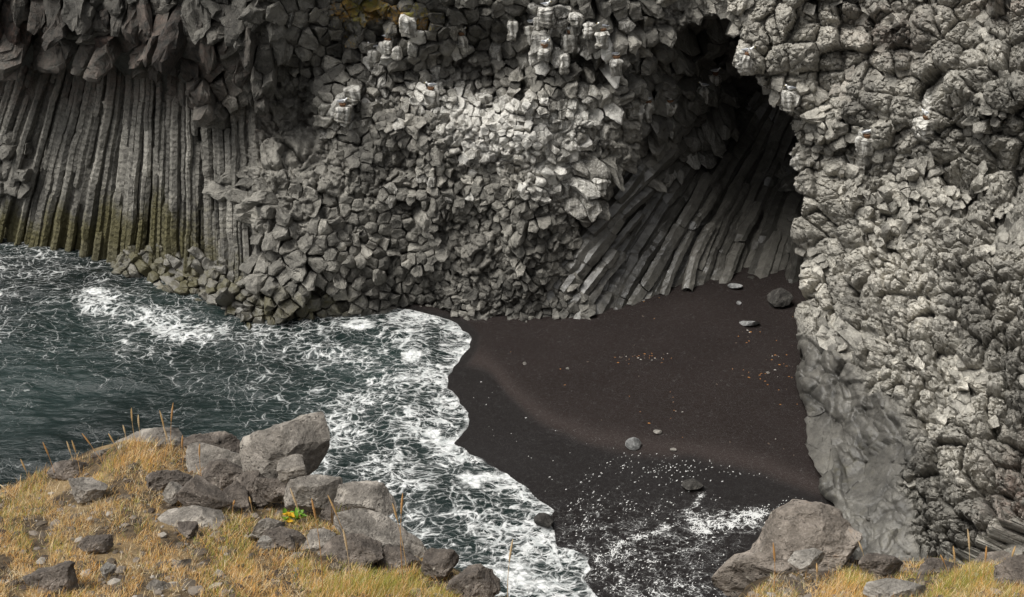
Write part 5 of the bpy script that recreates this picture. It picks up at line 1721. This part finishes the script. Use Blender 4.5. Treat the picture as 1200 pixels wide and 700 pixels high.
# yellow leaved plant, clump of brown stems
def leafy_plant():
    B = fg_pt(np.array([346.0]), np.array([617.0]))[0]
    root = bpy.data.objects.new('leafy_plant', None)
    COL.objects.link(root)
    root.location = B
    tag(root, 'small plant with bright green and yellow leaves between the rim boulders', 'plant')
    r_ = np.random.default_rng(9)
    mats = {'g': plain_material('green_leaf', (0.13, 0.26, 0.02), 0.5, 40, 0.5), 'y': plain_material('yellow_leaf', (0.62, 0.36, 0.02), 0.5, 40, 0.35)}
    for k in range(46):
        yel = k < 18
        a = r_.uniform(0, 2 * math.pi)
        el = r_.uniform(0.2, 1.1)
        ln = r_.uniform(0.045, 0.075)
        w = ln * 0.55
        dirv = np.array([math.cos(a) * math.cos(el), math.sin(a) * math.cos(el) * 0.7, math.sin(el)])
        if yel:
            dirv[0] = -abs(dirv[0]) - 0.3
        else:
            dirv[0] += 0.25
        sdv = np.cross(dirv, (0, 0, 1.0))
        sdv /= np.linalg.norm(sdv) + 1e-6
        nv = np.cross(sdv, dirv)
        st = np.array([r_.normal(0, 0.03), r_.normal(0, 0.025), 0.03 + r_.uniform(0, 0.05)])
        V = [(0, 0, 0)]
        V = [np.zeros(3)] + [st + dirv * ln * t + sdv * w * s_ * q - nv * 0.012 * t * t + nv * 0.006 * abs(s_) for t, q in ((0.0, 0.12), (0.3, 0.45), (0.6, 0.5), (0.85, 0.3), (1.0, 0.04)) for s_ in (-1, 0, 1)]
        Q = []
        for i in range(4):
            for j in range(2):
                Q.append((1 + i * 3 + j, 1 + i * 3 + j + 1, 1 + (i + 1) * 3 + j + 1, 1 + (i + 1) * 3 + j))
        T = [(0, 1, 3)]
        o = make_mesh('leaf', V, Q, T, None, True, [mats['y' if yel else 'g']], root)
        o['label'] = 'yellow leaf' if yel else 'bright green leaf'


leafy_plant()


def stem_clump():
    root = bpy.data.objects.new('sorrel_clump', None)
    COL.objects.link(root)
    root.location = at_y(398, 611, 7.5)
    tag(root, 'clump of stiff brown and green stems before the flat cracked boulder', 'plant')
    r_ = np.random.default_rng(19)
    m = plain_material('brown_stem', (0.15, 0.085, 0.03), 0.7, 60, 0.5)
    m2 = plain_material('green_stem', (0.20, 0.20, 0.05), 0.7, 60, 0.5)
    for k in range(16):
        h = r_.uniform(0.12, 0.24)
        bx_, by_ = r_.normal(0, 0.05), r_.normal(0, 0.03)
        lx = r_.normal(0.03, 0.03)
        V, Q = [], []
        for i in range(9):
            t = i / 8
            r = (0.0035 + 0.004 * math.sin(math.pi * t) * (1 + 0.4 * math.sin(i * 2.4))) * (1 - 0.6 * t)
            for j in range(5):
                a = j / 5 * 6.283
                V.append((bx_ + lx * t + math.cos(a) * r, by_ + math.sin(a) * r, h * t - 0.02))
        for i in range(8):
            for j in range(5):
                Q.append((i * 5 + j, i * 5 + (j + 1) % 5, (i + 1) * 5 + (j + 1) % 5, (i + 1) * 5 + j))
        make_mesh('stem', V, Q, None, None, True, [m if k % 3 else m2], root)


stem_clump()


# ------------------------------------------------------------------ nesting gulls
WHITE = plain_material('white_feather', (0.78, 0.78, 0.76), 0.6, 30, 0.1)
GREY = plain_material('grey_feather', (0.28, 0.29, 0.31), 0.6, 30, 0.2)
BLACK = plain_material('black_feather', (0.03, 0.03, 0.03), 0.6, 30, 0.2)
YEL = plain_material('yellow_beak', (0.5, 0.36, 0.05), 0.5, 30, 0.2)
NEST = plain_material('nest_mud', (0.16, 0.085, 0.045), 0.95, 18, 0.7)


def lathe(sections, K=12):
    V, Q = [], []
    for (x, z, ry, rz) in sections:
        for k in range(K):
            a = k / K * 2 * math.pi
            V.append((x, math.cos(a) * ry, z + math.sin(a) * rz))
    for i in range(len(sections) - 1):
        for k in range(K):
            Q.append((i * K + k, i * K + (k + 1) % K, (i + 1) * K + (k + 1) % K, (i + 1) * K + k))
    return V, Q


def gull_meshes():
    bodyV, bodyQ = lathe([(-0.21, 0.10, 0.004, 0.004), (-0.19, 0.105, 0.03, 0.012), (-0.13, 0.115, 0.05, 0.035), (-0.05, 0.115, 0.068, 0.062), (0.04, 0.125, 0.07, 0.072), (0.10, 0.15, 0.055, 0.062), (0.13, 0.185, 0.04, 0.045),
                          (0.145, 0.215, 0.042, 0.042), (0.165, 0.235, 0.042, 0.04), (0.195, 0.235, 0.03, 0.03), (0.215, 0.23, 0.006, 0.006)])
    body = make_mesh('gull', bodyV, bodyQ, None, None, True, [WHITE], link=False)
    ws = []
    for s in (-1, 1):
        V, Q = lathe([(0.085, 0.16, 0.004, 0.005), (0.06, 0.158, 0.014, 0.035), (0.0, 0.15, 0.016, 0.046), (-0.10, 0.14, 0.014, 0.035), (-0.18, 0.13, 0.010, 0.018), (-0.26, 0.125, 0.003, 0.004)], 8)
        V = [(x, y + s * (0.062 - 0.12 * max(0, -x - 0.05)), z) for x, y, z in V]
        ws.append(make_mesh('wing', V, Q, None, None, True, [GREY], link=False))
    V, Q = lathe([(0.205, 0.23, 0.012, 0.012), (0.235, 0.226, 0.008, 0.008), (0.25, 0.22, 0.002, 0.002)], 8)
    beak = make_mesh('beak', V, Q, None, None, True, [YEL], link=False)
    r_ = np.random.default_rng(3)
    V, Q = lathe([(0, -0.09, 0.08, 0.08), (0, -0.09, 0.08, 0.08)], 14)
    NV, NQ = [], []
    prof = [(0.02, -0.14), (0.09, -0.12), (0.13, -0.05), (0.145, -0.01), (0.125, 0.02), (0.08, 0.01), (0.0, 0.0)]
    for (r, z) in prof:
        for k in range(14):
            a = k / 14 * 2 * math.pi
            NV.append((math.cos(a) * r * r_.uniform(0.85, 1.15), math.sin(a) * r * r_.uniform(0.85, 1.15), z + r_.normal(0, 0.012)))
    for i in range(len(prof) - 1):
        for k in range(14):
            NQ.append((i * 14 + k, i * 14 + (k + 1) % 14, (i + 1) * 14 + (k + 1) % 14, (i + 1) * 14 + k))
    nest = make_mesh('nest', NV, NQ, None, None, False, [NEST], link=False)
    return body, ws, beak, nest


GULL, WINGS, BEAK, NESTM = gull_meshes()
SC["_dummy"] = 0
del SC["_dummy"]


def hit(px, py):
    """first solid rock under a photo position, by ray cast into the built cliffs"""
    dx, dy, dz = ray(px, py)
    dirv = Vector((float(dx), float(dy), float(dz))).normalized()
    best = None
    for o in (cliff, cave_o, right_o):
        ok_, loc, nor, _ = o.ray_cast(Vector(CAM), dirv)
        if ok_ and (best is None or (loc - Vector(CAM)).length < (best - Vector(CAM)).length):
            best = loc
    return best


def nub(px, py, seed, parent):
    """a broken column standing out of the face, streaked white below its top; returns the middle of the top"""
    h = hit(px, py + 8)
    if h is None:
        return None
    r_ = np.random.default_rng(seed)
    toward = np.array(Vector(CAM) - h)
    toward[2] = 0
    toward /= np.linalg.norm(toward)
    w_ = r_.uniform(0.20, 0.36)
    top = np.array(h) + toward * 0.12 + np.array([0, 0, 0.16])
    ht = r_.uniform(0.40, 0.75)
    K = 18
    a0 = r_.uniform(0, 1)
    hexr = [1 / max(math.cos(((k / K * 6 + a0) % 1 - 0.5) * math.pi / 3), 0.5) * 0.92 for k in range(K)]
    V, cg = [], []
    prof = [(0.0, 0.02, 0.9), (0.45, 0.015, 0.9), (0.85, 0.0, 0.8), (1.0, -0.05, 0.85)] + [(1.02 - 0.18 * t + 0.05 * r_.normal(), -0.05 - ht * t, 0.95 - 0.55 * t) for t in np.linspace(0.08, 1, 9)]
    for (rr, z, g) in prof:
        for k in range(K):
            a = k / K * 2 * math.pi
            V.append(top + np.array([math.cos(a) * w_ * rr * hexr[k], math.sin(a) * w_ * rr * hexr[k] * 1.1, z]) - toward * 0.16 * max(0, -z))
            cg.append((1.0, g * (0.50 + 0.24 * math.sin(k * 1.9 + seed)), 0, 0))
    V = np.array(V)
    V = V + nvec(V * 2.6, seed) * 0.10 + nvec(V * 8.0, seed + 1) * 0.035
    q = []
    for i in range(len(prof) - 1):
        for k in range(K):
            q.append((i * K + k, i * K + (k + 1) % K, (i + 1) * K + (k + 1) % K, (i + 1) * K + k))
    make_mesh('ledge', V, q, None, {'ca': np.array(cg), 'cb': np.zeros((len(V), 4))}, False, [BASALT], parent)
    return Vector(top)


for i, (bx_, by_) in enumerate([(465, 52), (478, 16), (600, 20), (660, 62), (690, 22), (412, 98), (566, 106), (676, 14), (704, 205)]):
    nub(bx_, by_, 900 + i, cliff if bx_ < 860 else right_o)
for i, (bx_, by_, s, lab) in enumerate(BIRDS):
    par = cliff if bx_ < 750 else (right_o if bx_ > 870 else cave_o)
    base = nub(bx_, by_, 800 + i, par)
    if base is None:
        continue
    base.z += 0.13
    if i % 4 != 3:
        ne = bpy.data.objects.new('nest', NESTM)
        COL.objects.link(ne)
        ne.location = base
        ne.rotation_euler = (0, 0, i * 1.3)
        tag(ne, 'nest under the ' + lab, 'nest', 'gull nests on the cliff ledges')
        base = base + Vector((0, 0, 0.0))
    g = bpy.data.objects.new('gull', GULL)
    COL.objects.link(g)
    g.location = base + (Vector((0, 0, -0.03)) if i % 4 != 3 else Vector((0, 0, -0.10)))
    g.rotation_euler = (0, 0, (-0.3 if s > 0 else math.pi + 0.3) + random.uniform(-0.5, 0.5))
    tag(g, 'white and grey ' + lab, 'gull', 'gulls nesting on the cliff')
    for wm_ in WINGS:
        w = bpy.data.objects.new('wing', wm_)
        COL.objects.link(w)
        w.parent = g
    b = bpy.data.objects.new('beak', BEAK)
    COL.objects.link(b)
    b.parent = g

# ------------------------------------------------------------------ light, sky, camera
EL, AZ = math.radians(60), math.radians(240)     # azimuth measured clockwise from +Y (sun stands behind and left of the camera)
sdir = Vector((math.sin(AZ) * math.cos(EL), math.cos(AZ) * math.cos(EL), math.sin(EL)))
sun = bpy.data.lights.new('sun', 'SUN')
sun.energy = 3.0
sun.angle = math.radians(32)
sun.color = (1.0, 0.975, 0.93)
so_ = bpy.data.objects.new('sun', sun)
COL.objects.link(so_)
so_.rotation_euler = (-sdir).to_track_quat('-Z', 'Y').to_euler()
so_.location = (0, 0, 60)

w = bpy.data.worlds.new("World")
SC.world = w
w.use_nodes = True
nt = w.node_tree
bg = nt.nodes['Background']
sky = nt.nodes.new('ShaderNodeTexSky')
sky.sky_type = 'NISHITA'
sky.sun_disc = False
sky.sun_elevation = EL
sky.sun_rotation = AZ
sky.air_density = 1.0
sky.dust_density = 4.0
hs = nt.nodes.new('ShaderNodeHueSaturation')
hs.inputs['Saturation'].default_value = 0.12
nt.links.new(sky.outputs[0], hs.inputs['Color'])
nt.links.new(hs.outputs[0], bg.inputs[0])
bg.inputs[1].default_value = 0.14

cam = bpy.data.cameras.new('camera')
cam.sensor_width = 36
cam.lens = 36 * FPX / 1200
cam.clip_end = 5000
co = bpy.data.objects.new('camera', cam)
COL.objects.link(co)
co.location = CAM
co.rotation_euler = (math.radians(90) - PITCH, 0, 0)
SC.camera = co

SC.render.engine = 'CYCLES'
SC.view_settings.view_transform = 'Standard'
SC.view_settings.look = 'None'
SC.view_settings.exposure = 0.28
SC.view_settings.gamma = 1.0
SC.cycles.use_denoising = True
SC.cycles.max_bounces = 5
